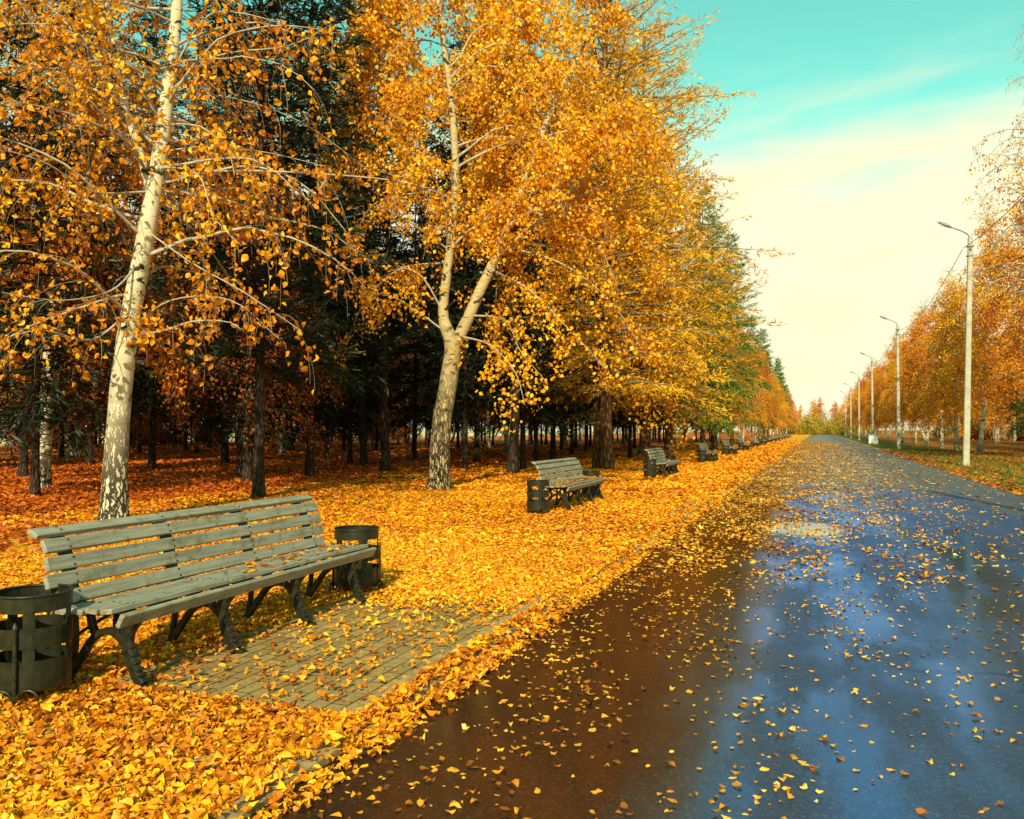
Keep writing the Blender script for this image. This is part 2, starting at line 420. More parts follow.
def interp(pts, t):
    x = t * (len(pts) - 1); i = min(int(x), len(pts) - 2); f = x - i
    return pts[i] * (1 - f) + pts[i + 1] * f, unit(pts[i + 1] - pts[i])

def smooth_path(pts, rad, n):
    pts = np.asarray(pts, float); t = np.linspace(0, len(pts) - 1, n); i = np.clip(t.astype(int), 0, len(pts) - 2); f = (t - i)[:, None]
    pm = np.vstack([2 * pts[0] - pts[1], pts, 2 * pts[-1] - pts[-2]])
    p0, p1, p2, p3 = pm[i], pm[i + 1], pm[i + 2], pm[i + 3]
    out = .5 * (2 * p1 + (p2 - p0) * f + (2 * p0 - 5 * p1 + 4 * p2 - p3) * f ** 2 + (3 * p1 - p0 - 3 * p2 + p3) * f ** 3)
    return out, np.interp(t, np.arange(len(rad)), rad)

def flare(pts, rad):
    rad = rad.copy(); z = pts[:, 2] - pts[0, 2]
    return rad * (1 + .35 * np.exp(-z / .22))

def birch(seed, stems, lo, n_br, Lmax, twigs=9, lpt=14, size=.075, six=False, droop=.35, extra=None, weep=.5,
          shape=None, bare=.85, up0=(.35, .95), leafr=.1, pale=False, lfun=None, trunk_sides=10, bj=.07, thin=1.):
    """stems: list of (pts, radii). returns trunk geo (mat0 bark, mat1 twig), crown geo (mat0 leaf, mat1 twig)"""
    global rng
    rng = np.random.default_rng(seed)
    tg, cg = Geo(), Geo()
    SP = []
    for k, (p, r) in enumerate(stems):
        pp, rr = smooth_path(p, r, max(14, len(p) * 5))
        if k == 0: rr = flare(pp, rr)
        tg.tube(pp, rr, trunk_sides, 0, wob=.025)
        SP.append((pp, rr))
    top = max(pp[-1, 2] for pp, _ in SP)
    brs = []
    for k in range(n_br):
        pp, rr = SP[k % len(SP)] if len(SP) > 1 else SP[0]
        zt = pp[-1, 2]; zl = max(lo, pp[0, 2])
        z = zl + (zt - zl) * ((k + rng.random()) / n_br) ** .9
        i = int(np.clip(np.searchsorted(pp[:, 2], z), 1, len(pp) - 1))
        f = (z - pp[i - 1, 2]) / max(1e-6, pp[i, 2] - pp[i - 1, 2]); p0 = pp[i - 1] * (1 - f) + pp[i] * f
        t = (z - zl) / max(.1, zt - zl); az = k * 2.39996 + rng.normal() * .4
        L = Lmax * (shape(t) if shape else (.55 + .45 * math.sin(PI * min(1, t * 1.1 + .15))) * (1 - t) ** .35 + .12) * rng.uniform(.75, 1.15)
        if lfun: L *= lfun(az)
        el = rng.uniform(*up0) + .35 * t
        brs.append((p0, np.array([math.cos(az) * math.cos(el), math.sin(az) * math.cos(el), math.sin(el)]), L, min(rr[i] * .42, (.012 * L + .006) * thin), t, None))
    if extra:
        for p, r in extra:
            pp, rr = smooth_path(p, [r, r * .8, r * .5, r * .3][:max(2, min(4, len(p)))] if len(p) <= 4 else np.linspace(r, r * .3, len(p)), len(p) * 4)
            brs.append((pp[0], None, np.linalg.norm(pp[-1] - pp[0]), r, .4, pp))
    LC, LT = [], []
    for p0, d, L, r, t, given in brs:
        pts = given if given is not None else arc(p0, d, L, 11, droop, bj)
        n = len(pts)
        tg.tube(pts, np.linspace(r, .005, n), 5, 1, cap=False)
        nt_ = max(3, int(twigs * (.4 + L / Lmax)))
        for j in range(nt_):
            s = .12 + .88 * (j + rng.random()) / nt_
            q, dd = interp(pts, min(s, .999))
            side = unit(np.cross(dd, [0, 0, 1.]) * rng.choice([-1, 1]) + dd * rng.uniform(.1, .9) + rng.normal(size=3) * .35)
            tl = L * rng.uniform(.16, .36) * (1.25 - .5 * s)
            tp = arc(q, side, tl, 5, weep * rng.uniform(.5, 1.5), .12)
            cg.tube(tp, np.linspace(.006, .0025, len(tp)) * (1 + .12 * Lmax), 3, 1, cap=False)
            dens = 1. if t < bare else max(0., 1 - (t - bare) / (1 - bare) * 1.3)
            nl = int(lpt * (.5 + tl / (Lmax * .25)) * .7 * dens * rng.uniform(.5, 1.5))
            if nl > 0:
                u = rng.random(nl) * .95 + .05
                x = u * (len(tp) - 1); i = np.clip(x.astype(int), 0, len(tp) - 2); f = (x - i)[:, None]
                LC.append(tp[i] * (1 - f) + tp[i + 1] * f + rng.normal(size=(nl, 3)) * leafr)
            # hanging side twig
            if rng.random() < .6:
                q2, d2 = interp(tp, rng.uniform(.3, .8)); t2 = arc(q2, unit(d2 + rng.normal(size=3) * .6 + [0, 0, -.5]), tl * .6, 4, weep * 1.4, .1)
                cg.tube(t2, .0035, 3, 1, cap=False)
                nl = int(nl * .6)
                if nl > 0:
                    x = rng.random(nl) * 3.9; i = x.astype(int); f = (x - i)[:, None]
                    LC.append(t2[i] * (1 - f) + t2[i + 1] * f + rng.normal(size=(nl, 3)) * leafr)
    C = np.concatenate(LC)
    a, b_, c_ = frames(len(C))
    a = a * .75 + np.array([0, 0, -.6]); a /= np.linalg.norm(a, axis=1)[:, None]     # tips hang down
    b_ = np.cross(a, c_); b_ /= np.linalg.norm(b_, axis=1)[:, None]; nn = np.cross(a, b_)
    sz = size * rng.uniform(.6, 1.25, len(C))
    if six: leaves9(cg, C, sz, a, b_, nn, 0)
    else: kites(cg, C, sz * 1.1, sz * .95, a, b_, 0)
    print('birch leaves', seed, len(C))
    return tg, cg

def conifer(seed, Ht, r0, lo, Lmax, n_br, side=8, spr=9, sl=.3, sw=.07, el=(.0, .25), droop=.25, power=.8, lean=0., hang=0., forked=False, dead=True, min_t=.0, upt=.2):
    global rng
    rng = np.random.default_rng(seed)
    tg, cg = Geo(), Geo()
    p = [[0, 0, 0], [lean * .2 + rng.normal() * .03, rng.normal() * .03, Ht * .3], [lean * .6, rng.normal() * .06, Ht * .65], [lean, 0, Ht]]
    pp, rr = smooth_path(p, [r0, r0 * .78, r0 * .45, .015], 22); rr = flare(pp, rr)
    tg.tube(pp, rr, 10, 0, wob=.04)
    if forked:
        p2, r2 = smooth_path([[.1, .42, 0], [.12, .5, Ht * .3], [.25, .75, Ht * .6], [.3, .9, Ht * .9]], [r0 * .8, r0 * .6, r0 * .35, .012], 20)
        tg.tube(p2, flare(p2, r2), 10, 0, wob=.04)
    if dead:
        for k in range(9):
            z = lo * rng.uniform(.35, 1.1); q, _ = interp(pp, z / Ht); az = rng.random() * 2 * PI
            bp = arc(q, [math.cos(az), math.sin(az), rng.uniform(-.1, .2)], rng.uniform(.5, 1.8), 4, .15, .12)
            tg.tube(bp, np.linspace(.015, .004, 5), 4, 1, cap=False)
    C, A, S = [], [], []
    for k in range(n_br):
        t = ((k + rng.random()) / n_br); z = lo + (Ht - lo) * t
        q, _ = interp(pp, min(.999, z / Ht)); az = k * 2.39996 + rng.normal() * .3
        L = (Lmax * ((1 - t) ** power) * (.6 + .4 * min(1, t * 5 + min_t)) + .15) * rng.uniform(.65, 1.2)
        e = rng.uniform(*el) + .35 * t
        bp = arc(q, [math.cos(az) * math.cos(e), math.sin(az) * math.cos(e), math.sin(e)], L, 8, droop * (1 - t), .05)
        bp[:, 2] += upt * L * np.linspace(0, 1, 9) ** 3
        tg.tube(bp, np.linspace(.012 + .011 * L, .004, 9), 4, 1, cap=False)
        ns = max(3, int(side * (.35 + L / Lmax)))
        for j in range(ns):
            s = .18 + .82 * (j + rng.random()) / ns
            q2, d2 = interp(bp, min(.999, s))
            sd = unit(np.cross(d2, [0, 0, 1.]) * rng.choice([-1, 1]) + d2 * rng.uniform(.3, 1.1) + rng.normal(size=3) * .18 - np.array([0, 0, hang]))
            tl = L * rng.uniform(.14, .34) * (1.3 - .7 * s) + .1
            if s > .93: sd = d2
            n = max(3, int(spr * (.4 + tl / (Lmax * .22)) * .75))
            u = (np.arange(n) + rng.random(n)) / n
            pos = q2 + sd * (u * tl)[:, None] + rng.normal(size=(n, 3)) * .035; pos[:, 2] -= hang * .5 * u * tl
            ax = sd + rng.normal(size=(n, 3)) * .55; ax /= np.linalg.norm(ax, axis=1)[:, None]
            C.append(pos); A.append(ax)
    C = np.concatenate(C); A = np.concatenate(A)
    wv = rng.normal(size=C.shape); wv -= A * (A * wv).sum(1)[:, None]; wv /= np.linalg.norm(wv, axis=1)[:, None]
    sz = rng.uniform(.6, 1.3, len(C))
    kites(cg, C, sl * sz, sw * sz, A, wv, 0, off=0)
    print('conifer sprays', seed, len(C))
    return tg, cg

def place(name, proto, x, y, label, cat, group=None, rz=None, s=1.):
    e = empty(name, (x, y, 0), rng2.uniform(0, 2 * PI) if rz is None else rz, s)
    link('trunk', proto[0], e); link('crown', proto[1], e)
    tag(e, label, cat, group); return e

rng2 = np.random.default_rng(11)

# ------------------------------------------------------------------ camera, light, sky
cam = bpy.data.cameras.new('camera'); co = bpy.data.objects.new('camera', cam); COL.objects.link(co)
cam.sensor_width = 36; cam.lens = F / 1024 * 36; cam.clip_end = 6000; cam.clip_start = .05
co.location = (0, 0, H); co.rotation_euler = (math.radians(90) + math.atan((VY - 409.5) / F), 0, TH)
sc.camera = co

AZ = math.radians(12); EL = math.radians(32)
sdir = np.array([-math.sin(AZ) * math.cos(EL), math.cos(AZ) * math.cos(EL), -math.sin(EL)])
sl = bpy.data.lights.new('sun', 'SUN'); sl.energy = 5.0; sl.angle = math.radians(.5); sl.color = (1, .90, .66)
so = bpy.data.objects.new('sun', sl); COL.objects.link(so)
so.rotation_euler = Vector(sdir).to_track_quat('-Z', 'Y').to_euler(); so.location = (5, -20, 30)

w = bpy.data.worlds.new('World'); sc.world = w; w.use_nodes = True
nt = w.node_tree; nt.nodes.clear(); b = NB(nt)
wo = nt.nodes.new('ShaderNodeOutputWorld')
sky = nt.nodes.new('ShaderNodeTexSky'); sky.sky_type = 'NISHITA'; sky.sun_disc = False
sky.sun_elevation = EL; sky.sun_rotation = math.radians(168); sky.air_density = 1.0; sky.dust_density = .6; sky.ozone_density = 1.5
gen = b.n('TexCoord').outputs['Generated']
sp = b.n('SeparateXYZ', {0: gen}); z = sp.outputs[2]
skyc = b.mix(1.0, sky.outputs[0], (.80, 1.80, .92), 'MULTIPLY')
cm = b.mapping(gen, (1, 1, 3.2), rot=(.15, .1, .4))
cn = b.noise(cm, 2.6, 6, .55, .4)
cn2 = b.noise(b.mapping(gen, (1.2, 1.2, 9), rot=(.12, -.2, 0)), 3.0, 4, .5, .3)
cov = b.math('ADD', b.math('MULTIPLY', b.math('SUBTRACT', cn, .5), .22), b.math('MULTIPLY', b.math('SUBTRACT', cn2, .5), .16))
cl = b.math('SUBTRACT', 1.0, b.sm(b.math('SUBTRACT', z, cov), .25, .40))
bg1 = b.n('Background', {0: skyc, 1: .13})
cb = b.noise(b.mapping(gen, (1, 1, 4)), 5.0, 5, .6)
bg2 = b.n('Background', {0: b.mix(b.sm(cb, .3, .7), (.97, .93, .60), (1.0, .97, .69)), 1: .80})
mxs = b.n('MixShader', {0: cl, 1: bg1.outputs[0], 2: bg2.outputs[0]})
nt.links.new(mxs.outputs[0], wo.inputs[0])

sc.view_settings.view_transform = 'Standard'; sc.view_settings.look = 'None'
sc.view_settings.exposure = 0.42; sc.view_settings.gamma = 1.0
sc.cycles.max_bounces = 6; sc.cycles.diffuse_bounces = 3; sc.cycles.transmission_bounces = 3; sc.cycles.glossy_bounces = 2
sc.cycles.use_denoising = True

# ------------------------------------------------------------------ setting
def sheet(name, x0, x1, y0, y1, z, mat, jx=0., ny=2):
    g = Geo(); ys = np.linspace(y0, y1, ny)
    r = np.random.default_rng(5)
    L = np.stack([x0 + jx * r.normal(size=ny), ys, np.full(ny, z)], 1); R = np.stack([x1 + jx * r.normal(size=ny), ys, np.full(ny, z)], 1)
    V = np.empty((2 * ny, 3)); V[0::2] = L; V[1::2] = R
    i = np.arange(ny - 1) * 2
    g.add(V, np.stack([i, i + 1, i + 3, i + 2], 1))
    o = g.build(name, mat); tag(o, kind='structure'); return o

RL, RR = -2.08, 4.35
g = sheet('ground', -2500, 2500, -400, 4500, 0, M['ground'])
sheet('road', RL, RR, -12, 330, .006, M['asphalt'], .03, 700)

def slab(name, x0, x1, y0, y1, z0, z1, mat, bev=.01):
    g = Geo(); g.box([0, 0, 0], (x1 - x0, y1 - y0, z1 - z0), bevel=bev)
    o = g.build(name, mat); o.location = ((x0 + x1) / 2, (y0 + y1) / 2, (z0 + z1) / 2); tag(o, kind='structure'); return o

# benches: local frame, length on Y, facing +X; front feet on x=0
bench_pos = [(-3.70, 5.15), (-4.28, 16.15), (-4.45, 27.7), (-4.5, 40.3), (-4.62, 52.0)] + [(-4.75 - .05 * k, 63.5 + 11.8 * k) for k in range(11)]
PADX = [(-3.95, -2.29), (-4.5, -2.45), (-4.8, -2.6), (-5.1, -2.9)]
pads = []
for k, (bx, by) in enumerate(bench_pos[:2]):
    x0, x1 = PADX[k]; y0, y1 = by - 1.26, by + 1.75
    pads.append((x0, x1 + .09, y0, y1))
    slab('paved_pad', x0, x1, y0, y1, -.05, .022, M['paver'])
    slab('kerb', x1 + .002, x1 + .088, y0 - .05, y1 + .1, -.08, .062, M['kerb'], .012)

g = Geo(); yy = 2.0; rk = np.random.default_rng(3)
while yy < 120:
    g.box([RL - .065 + rk.normal() * .004, yy + .5, .0 + rk.normal() * .003], (.11, .985, .09), bevel=.008); yy += 1.0
tag(g.build('road_kerb', M['kerb']), kind='structure')

# ------------------------------------------------------------------ bench
PROF_SEAT = [(.045, .418, -62), (-.045, .462, -6), (-.150, .458, 4), (-.255, .448, 6), (-.350, .446, 2)]
PROF_BACK = [(-.440, .500, 68), (-.468, .598, 76), (-.492, .698, 75), (-.532, .796, 64), (-.606, .872, 22)]
BL = 2.86
fy = [-1.25, -.417, .417, 1.25]

def slats(profile, seed):
    r = np.random.default_rng(seed); g = Geo()
    for k, (x, z, a) in enumerate(profile):
        a = math.radians(a); c, s = math.cos(a), math.sin(a)
        cut = fy[1] if k % 2 else fy[2]
        e0 = -BL / 2 + r.normal() * .012; e1 = BL / 2 + r.normal() * .012
        for (y0, y1) in ((e0, cut - .002), (cut + .002, e1)):
            ja = r.normal() * .02; ca, sa = math.cos(a + ja), math.sin(a + ja)
            R = np.array([[ca, 0, sa], [0, 1, 0], [-sa, 0, ca]])
            g.box([x, (y0 + y1) / 2, z + r.normal() * .0015], (.084, y1 - y0, .032), rot=R, bevel=.005)
        for yb in fy:
            for dd in (-.022, .022):
                q = np.array([x + dd * c + .0165 * s, yb, z - dd * s + .0165 * c])
                g.box(q, (.011, .011, .006), 1, rot=np.array([[c, 0, s], [0, 1, 0], [-s, 0, c]]))
    return g

def bez(pts, n=14):
    p, _ = smooth_path(pts, np.ones(len(pts)), n); return p

def flat_sweep(g, pts, wd, th):
    """bar of rectangular section; width wd[] in xz plane, thickness th along y"""
    pts = np.asarray(pts, float); n = len(pts); wd = np.asarray(wd) * np.ones(n)
    t = np.gradient(pts, axis=0); t /= np.linalg.norm(t, axis=1)[:, None]
    nn = np.stack([-t[:, 2], np.zeros(n), t[:, 0]], 1)
    y = np.array([0, th / 2, 0]); V = []
    for i in range(n):
        a, b_ = nn[i] * wd[i] / 2, y
        V += [pts[i] - a - b_ * .6, pts[i] - a * .7 - b_, pts[i] + a * .7 - b_, pts[i] + a - b_ * .6, pts[i] + a + b_ * .6, pts[i] + a * .7 + b_, pts[i] - a * .7 + b_, pts[i] - a + b_ * .6]
    Q = [[i * 8 + j, i * 8 + (j + 1) % 8, (i + 1) * 8 + (j + 1) % 8, (i + 1) * 8 + j] for i in range(n - 1) for j in range(8)]
    for b0 in (0, (n - 1) * 8):
        Q += [[b0, b0 + 1, b0 + 6, b0 + 7], [b0 + 1, b0 + 2, b0 + 5, b0 + 6], [b0 + 2, b0 + 3, b0 + 4, b0 + 5]]
    g.add(np.array(V), Q, smooth=False)

def bench_frame():
    g = Geo()
    def P3(l): return [[x, 0, z] for x, z in l]
    # front leg with S curve from the seat front to the foot
    leg = bez(P3([(-.01, .40), (-.055, .33), (-.065, .25), (-.035, .15), (.005, .07), (.05, .02)]), 16)
    flat_sweep(g, leg, np.interp(np.linspace(0, 1, 16), [0, .3, .7, 1], [.10, .075, .06, .055]), .055)
    g.box([.045, 0, .012], (.13, .07, .024), bevel=.006)
    # beads on the front of the leg
    for t in (.45, .55, .65, .75, .85):
        q, d = interp(leg, t); nrm = np.array([d[2], 0, -d[0]]);
        nrm = nrm if nrm[0] > 0 else -nrm
        g.box(q + nrm * .032, (.026, .062, .026), bevel=.008)
    # arch from the front leg across to the rear foot
    ar = bez(P3([(.0, .10), (-.06, .22), (-.18, .305), (-.30, .27), (-.40, .15), (-.50, .02)]), 20)
    flat_sweep(g, ar, np.interp(np.linspace(0, 1, 20), [0, .5, 1], [.045, .04, .055]), .045)
    g.box([-.50, 0, .012], (.14, .07, .024), bevel=.006)
    # seat bearer
    sb = bez(P3([(.015, .385), (-.045, .428), (-.15, .425), (-.26, .415), (-.36, .412), (-.42, .46)]), 18)
    flat_sweep(g, sb, .042, .045)
    # link from the arch to the bearer
    flat_sweep(g, bez(P3([(-.30, .275), (-.33, .33), (-.345, .40)]), 6), .045, .04)
    flat_sweep(g, bez(P3([(-.13, .29), (-.15, .35), (-.14, .41)]), 6), .03, .04)
    # back upright
    bu = bez(P3([(-.37, .40), (-.475, .49), (-.505, .60), (-.530, .70), (-.572, .795), (-.63, .845)]), 18)
    flat_sweep(g, bu, np.linspace(.05, .032, 18), .085)
    # rear brace
    flat_sweep(g, bez(P3([(-.48, .50), (-.47, .38), (-.46, .22), (-.49, .05)]), 12), .035, .04)
    return g

FR = mesh_from('leg_frame', bench_frame(), M['iron'])
ROD = Geo()
for x, z in ((-.20, .30), (-.45, .26)):
    for a, b_ in zip(fy[:-1], fy[1:]):
        m = 8; ys = np.linspace(a, b_, m)
        ROD.tube(np.stack([np.full(m, x), ys, z + .09 * np.sin(np.linspace(0, PI, m))], 1), .011, 6)
ROD = mesh_from('tie_rod', ROD, M['iron'])
SEAT = [mesh_from('seat', slats(PROF_SEAT, s), [M['wood'], M['iron']]) for s in (1, 2)]
BACK = [mesh_from('backrest', slats(PROF_BACK, s), [M['wood'], M['iron']]) for s in (3, 4)]

ordn = ['nearest', 'second', 'third', 'fourth', 'fifth', 'sixth', 'seventh', 'eighth', 'ninth', 'tenth', 'eleventh', 'twelfth', 'thirteenth', 'fourteenth', 'fifteenth', 'sixteenth']
for k, (bx, by) in enumerate(bench_pos):
    e = empty('park_bench', (bx, by, .022 if k < 2 else .0), rng2.normal() * .008 if k else 0)
    link('seat', SEAT[k % 2], e); link('backrest', BACK[k % 2], e)
    for y in fy:
        f_ = link('leg_frame', FR, e); f_.location = (0, y, 0)
    link('tie_rod', ROD, e)
    if k == 0: lb = 'long grey slatted park bench nearest the viewer, between two litter bins'
    elif k == 1: lb = 'grey slatted bench behind the forked birch, second from the viewer, one bin before it'
    else: lb = '%s slatted bench from the viewer in the row along the road' % ordn[k]
    tag(e, lb, 'bench', 'slatted benches along the left side of the road')

# ------------------------------------------------------------------ litter bin
def ring_band(g, r, z0, z1, th=.004, n=32, a0=0., a1=2 * PI):
    closed = a1 - a0 > 6.28
    m = n if closed else n + 1
    a = np.linspace(a0, a1, n + 1)[:m]
    V = []
    for ang in a:
        c, s = math.cos(ang), math.sin(ang)
        V += [[(r) * c, r * s, z0], [(r + th) * c, (r + th) * s, z0], [(r + th) * c, (r + th) * s, z1], [r * c, r * s, z1]]
    Q = []
    for i in range(n):
        k = (i + 1) % m
        for j in range(4): Q.append([i * 4 + j, i * 4 + (j + 1) % 4, k * 4 + (j + 1) % 4, k * 4 + j])
    if not closed:
        Q += [[0, 1, 2, 3], [n * 4, n * 4 + 3, n * 4 + 2, n * 4 + 1]]
    g.add(np.array(V), Q)

def bin_parts():
    R = .195
    g = Geo()
    ring_band(g, R, .10, .26); ring_band(g, R, .325, .432); ring_band(g, R, .515, .60)
    for k in range(5):
        a = k * PI / 2.5 + .3
        ring_band(g, R - .006, .11, .59, .006, 3, a - .15, a + .15)
    # bottom plate
    n = 24; a = np.linspace(0, 2 * PI, n + 1)[:-1]
    V = np.vstack([[0, 0, .104], np.stack([R * np.cos(a), R * np.sin(a), np.full(n, .104)], 1)])
    g.add(V, [[0, 1 + j, 1 + (j + 1) % n, 1 + (j + 2) % n] for j in range(0, n, 2)])
    rim = Geo(); aa = np.linspace(0, 2 * PI, 33)
    rim.tube(np.stack([(R + .002) * np.cos(aa), (R + .002) * np.sin(aa), np.full(33, .603)], 1), .0085, 6, cap=False)
    st = []
    for s in (-1, 1):
        q = Geo(); x = s * (R + .018)
        q.tube([[x, 0, 0], [x, 0, .30], [x, 0, .44]], [.013, .012, .010], 8)
        q.tube([[x, 0, .44], [x, 0, .455], [x, 0, .475]], [.016, .014, .002], 8)
        for t in (-1, 1):      # scroll feet
            th = np.linspace(0, 1.55 * PI, 16); rr = .062 * (1 - .45 * th / th[-1])
            c = np.array([x, t * .072, .062])
            pts = np.stack([np.full(16, x), c[1] - t * rr * np.cos(th), c[2] + rr * np.sin(th) - 0 * th], 1)
            q.tube(pts, .0085, 6)
        q.tube([[x, -.15, .010], [x, .15, .010]], .009, 6)
        q.tube([[x, 0, .25], [x - s * .03, 0, .25]], .01, 6)
        st.append(q)
    cross = Geo(); cross.tube([[-R - .018, 0, .085], [R + .018, 0, .085]], .012, 6)
    return g, rim, st, cross
bg_, rm_, st_, cr_ = bin_parts()
B_BASK = mesh_from('basket', bg_, M['bin']); B_RIM = mesh_from('rim', rm_, M['bin'])
B_ST = [mesh_from('stand', q, M['iron']) for q in st_]; B_CR = mesh_from('crossbar', cr_, M['iron'])
def bin_at(x, y, rz, label):
    e = empty('litter_bin', (x, y, .0), rz)
    bk = link('basket', B_BASK, e); link('rim', B_RIM, bk)
    for m in B_ST: link('stand', m, e)
    link('crossbar', B_CR, e)
    tag(e, label, 'litter bin', 'round openwork litter bins beside the benches')
bin_at(-4.12, 3.57, -1.1, 'dark green round litter bin at the near end of the nearest bench')
bin_at(-3.98, 6.86, .3, 'dark green round litter bin at the far end of the nearest bench')
for k in range(1, 9):
    bx, by = bench_pos[k]
    bin_at(bx - .38, by - 1.85, rng2.uniform(0, 3), 'dark litter bin at the near end of the %s bench from the viewer' % ordn[k])
    if k < 3: bin_at(bx - .38, by + 1.85, rng2.uniform(0, 3), 'dark litter bin at the far end of the %s bench from the viewer' % ordn[k])

# ------------------------------------------------------------------ lamp posts and cable
def lamp_meshes():
    p = Geo()
    hgt = 9.5; prof = [(0, .15), (.0, .15), (hgt, .095)]
    V = []; lev = [0, 3, 6, hgt]
    for z in lev:
        r = .128 - .038 * z / hgt; c = r * .3
        V += [[-r + c, -r, z], [r - c, -r, z], [r, -r + c, z], [r, r - c, z], [r - c, r, z], [-r + c, r, z], [-r, r - c, z], [-r, -r + c, z]]
    Q = [[i * 8 + j, i * 8 + (j + 1) % 8, (i + 1) * 8 + (j + 1) % 8, (i + 1) * 8 + j] for i in range(3) for j in range(8)]
    Q += [[24, 25, 26, 31], [26, 27, 30, 31], [27, 28, 29, 30]]
    p.add(np.array(V), Q)
    a = Geo()
    a.tube(bez([[0, 0, 9.0], [0, 0, 9.45], [-.2, 0, 9.72], [-.75, -.02, 9.98]], 14), .028, 8)
    a.box([0, 0, 9.15], (.26, .26, .06)); a.box([0, 0, 8.75], (.26, .26, .05))
    hd = Geo()
    pts = bez([[-.70, -.02, 9.95], [-.85, -.02, 10.03], [-1.05, -.02, 10.13], [-1.25, -.02, 10.22]], 9)
    hd.tube(pts, [.03, .045, .06, .07, .072, .07, .06, .045, .015], 8)
    gl = Geo(); gl.tube(pts[2:8] - np.array([0, 0, .035]), [.02, .045, .05, .05, .045, .02], 8)
    ins = Geo()
    for y in (-.12, .12):
        ins.tube([[.0, y, 8.95], [.0, y, 9.0], [0, y, 9.06], [0, y, 9.1]], [.03, .045, .03, .04], 8)
    return [mesh_from(n, q, m) for n, q, m in (('pole', p, M['concrete']), ('arm', a, M['lamp']), ('lamp_head', hd, M['lamp']), ('lamp_glass', gl, M['white']), ('insulator', ins, M['lamp']))]
LM = lamp_meshes()
lys = [8.0, 39.5, 70.5, 103.0, 136.0, 169.0, 202.0]
LX = 5.74
lamps = []
for k, y in enumerate(lys):
    e = empty('street_lamp', (LX, y, 0), 0)
    for m, n in zip(LM, ('pole', 'arm', 'lamp_head', 'lamp_glass', 'insulator')):
        if n == 'lamp_glass': link(n, m, lh)
        else:
            o = link(n, m, e)
            if n == 'lamp_head': lh = o
    e.rotation_euler = (rng2.normal() * .004, .03 if k == 1 else rng2.normal() * .006, 0)
    lb = {0: 'concrete lamp post beside the road at the viewer\'s right, outside the picture',
          1: 'tall pale concrete lamp post nearest the viewer, on the grass right of the road'}.get(k, '%s pale concrete lamp post from the viewer along the right verge' % ordn[k - 1])
    tag(e, lb, 'lamp post', 'concrete lamp posts right of the road')
for k in range(len(lys) - 1):
    a, b_ = lys[k], lys[k + 1]; t = np.linspace(0, 1, 26)
    g = Geo()
    for dx, sag in ((-.0, .75),):
        pts = np.stack([np.full(26, LX + dx), a + .12 + (b_ - a - .24) * t, 9.05 - sag * 4 * t * (1 - t)], 1)
        g.tube(pts, .012, 5)
    o = g.build('overhead_cable', M['cable'])
    tag(o, 'thin black cable sagging from the %s lamp post to the %s' % (('post beside the viewer', 'nearest visible post')[0] if k == 0 else ordn[k - 1], ordn[k]) if k else 'thin black cable rising out of the picture from the nearest lamp post', 'cable', 'cable spans between lamp posts')

# white box at the third post
g = Geo(); g.box([0, 0, .55], (.9, .45, .9), bevel=.02); g2 = Geo(); g2.box([0, -.237, .55], (.74, .02, .76), bevel=.006); g3 = Geo(); g3.box([0, 0, .05], (.96, .5, .1)); g4 = Geo(); g4.box([0, -.005, 1.025], (.98, .53, .05), bevel=.01)
e = empty('utility_box', (LX - .35, 96.0, 0)); g.build('housing', M['white'], e); g2.build('door', M['white'], e); g3.build('plinth', M['kerb'], e); g4.build('lid', M['white'], e)
tag(e, 'small white utility box on the grass by the third lamp post', 'utility box')

# ------------------------------------------------------------------ near birches
def local(pts_px, d0, base):
    out = []
    for px, py, *d in pts_px:
        q = W(px, py, d0 + (d[0] if d else 0)); out.append(q - base)
    return np.array(out)

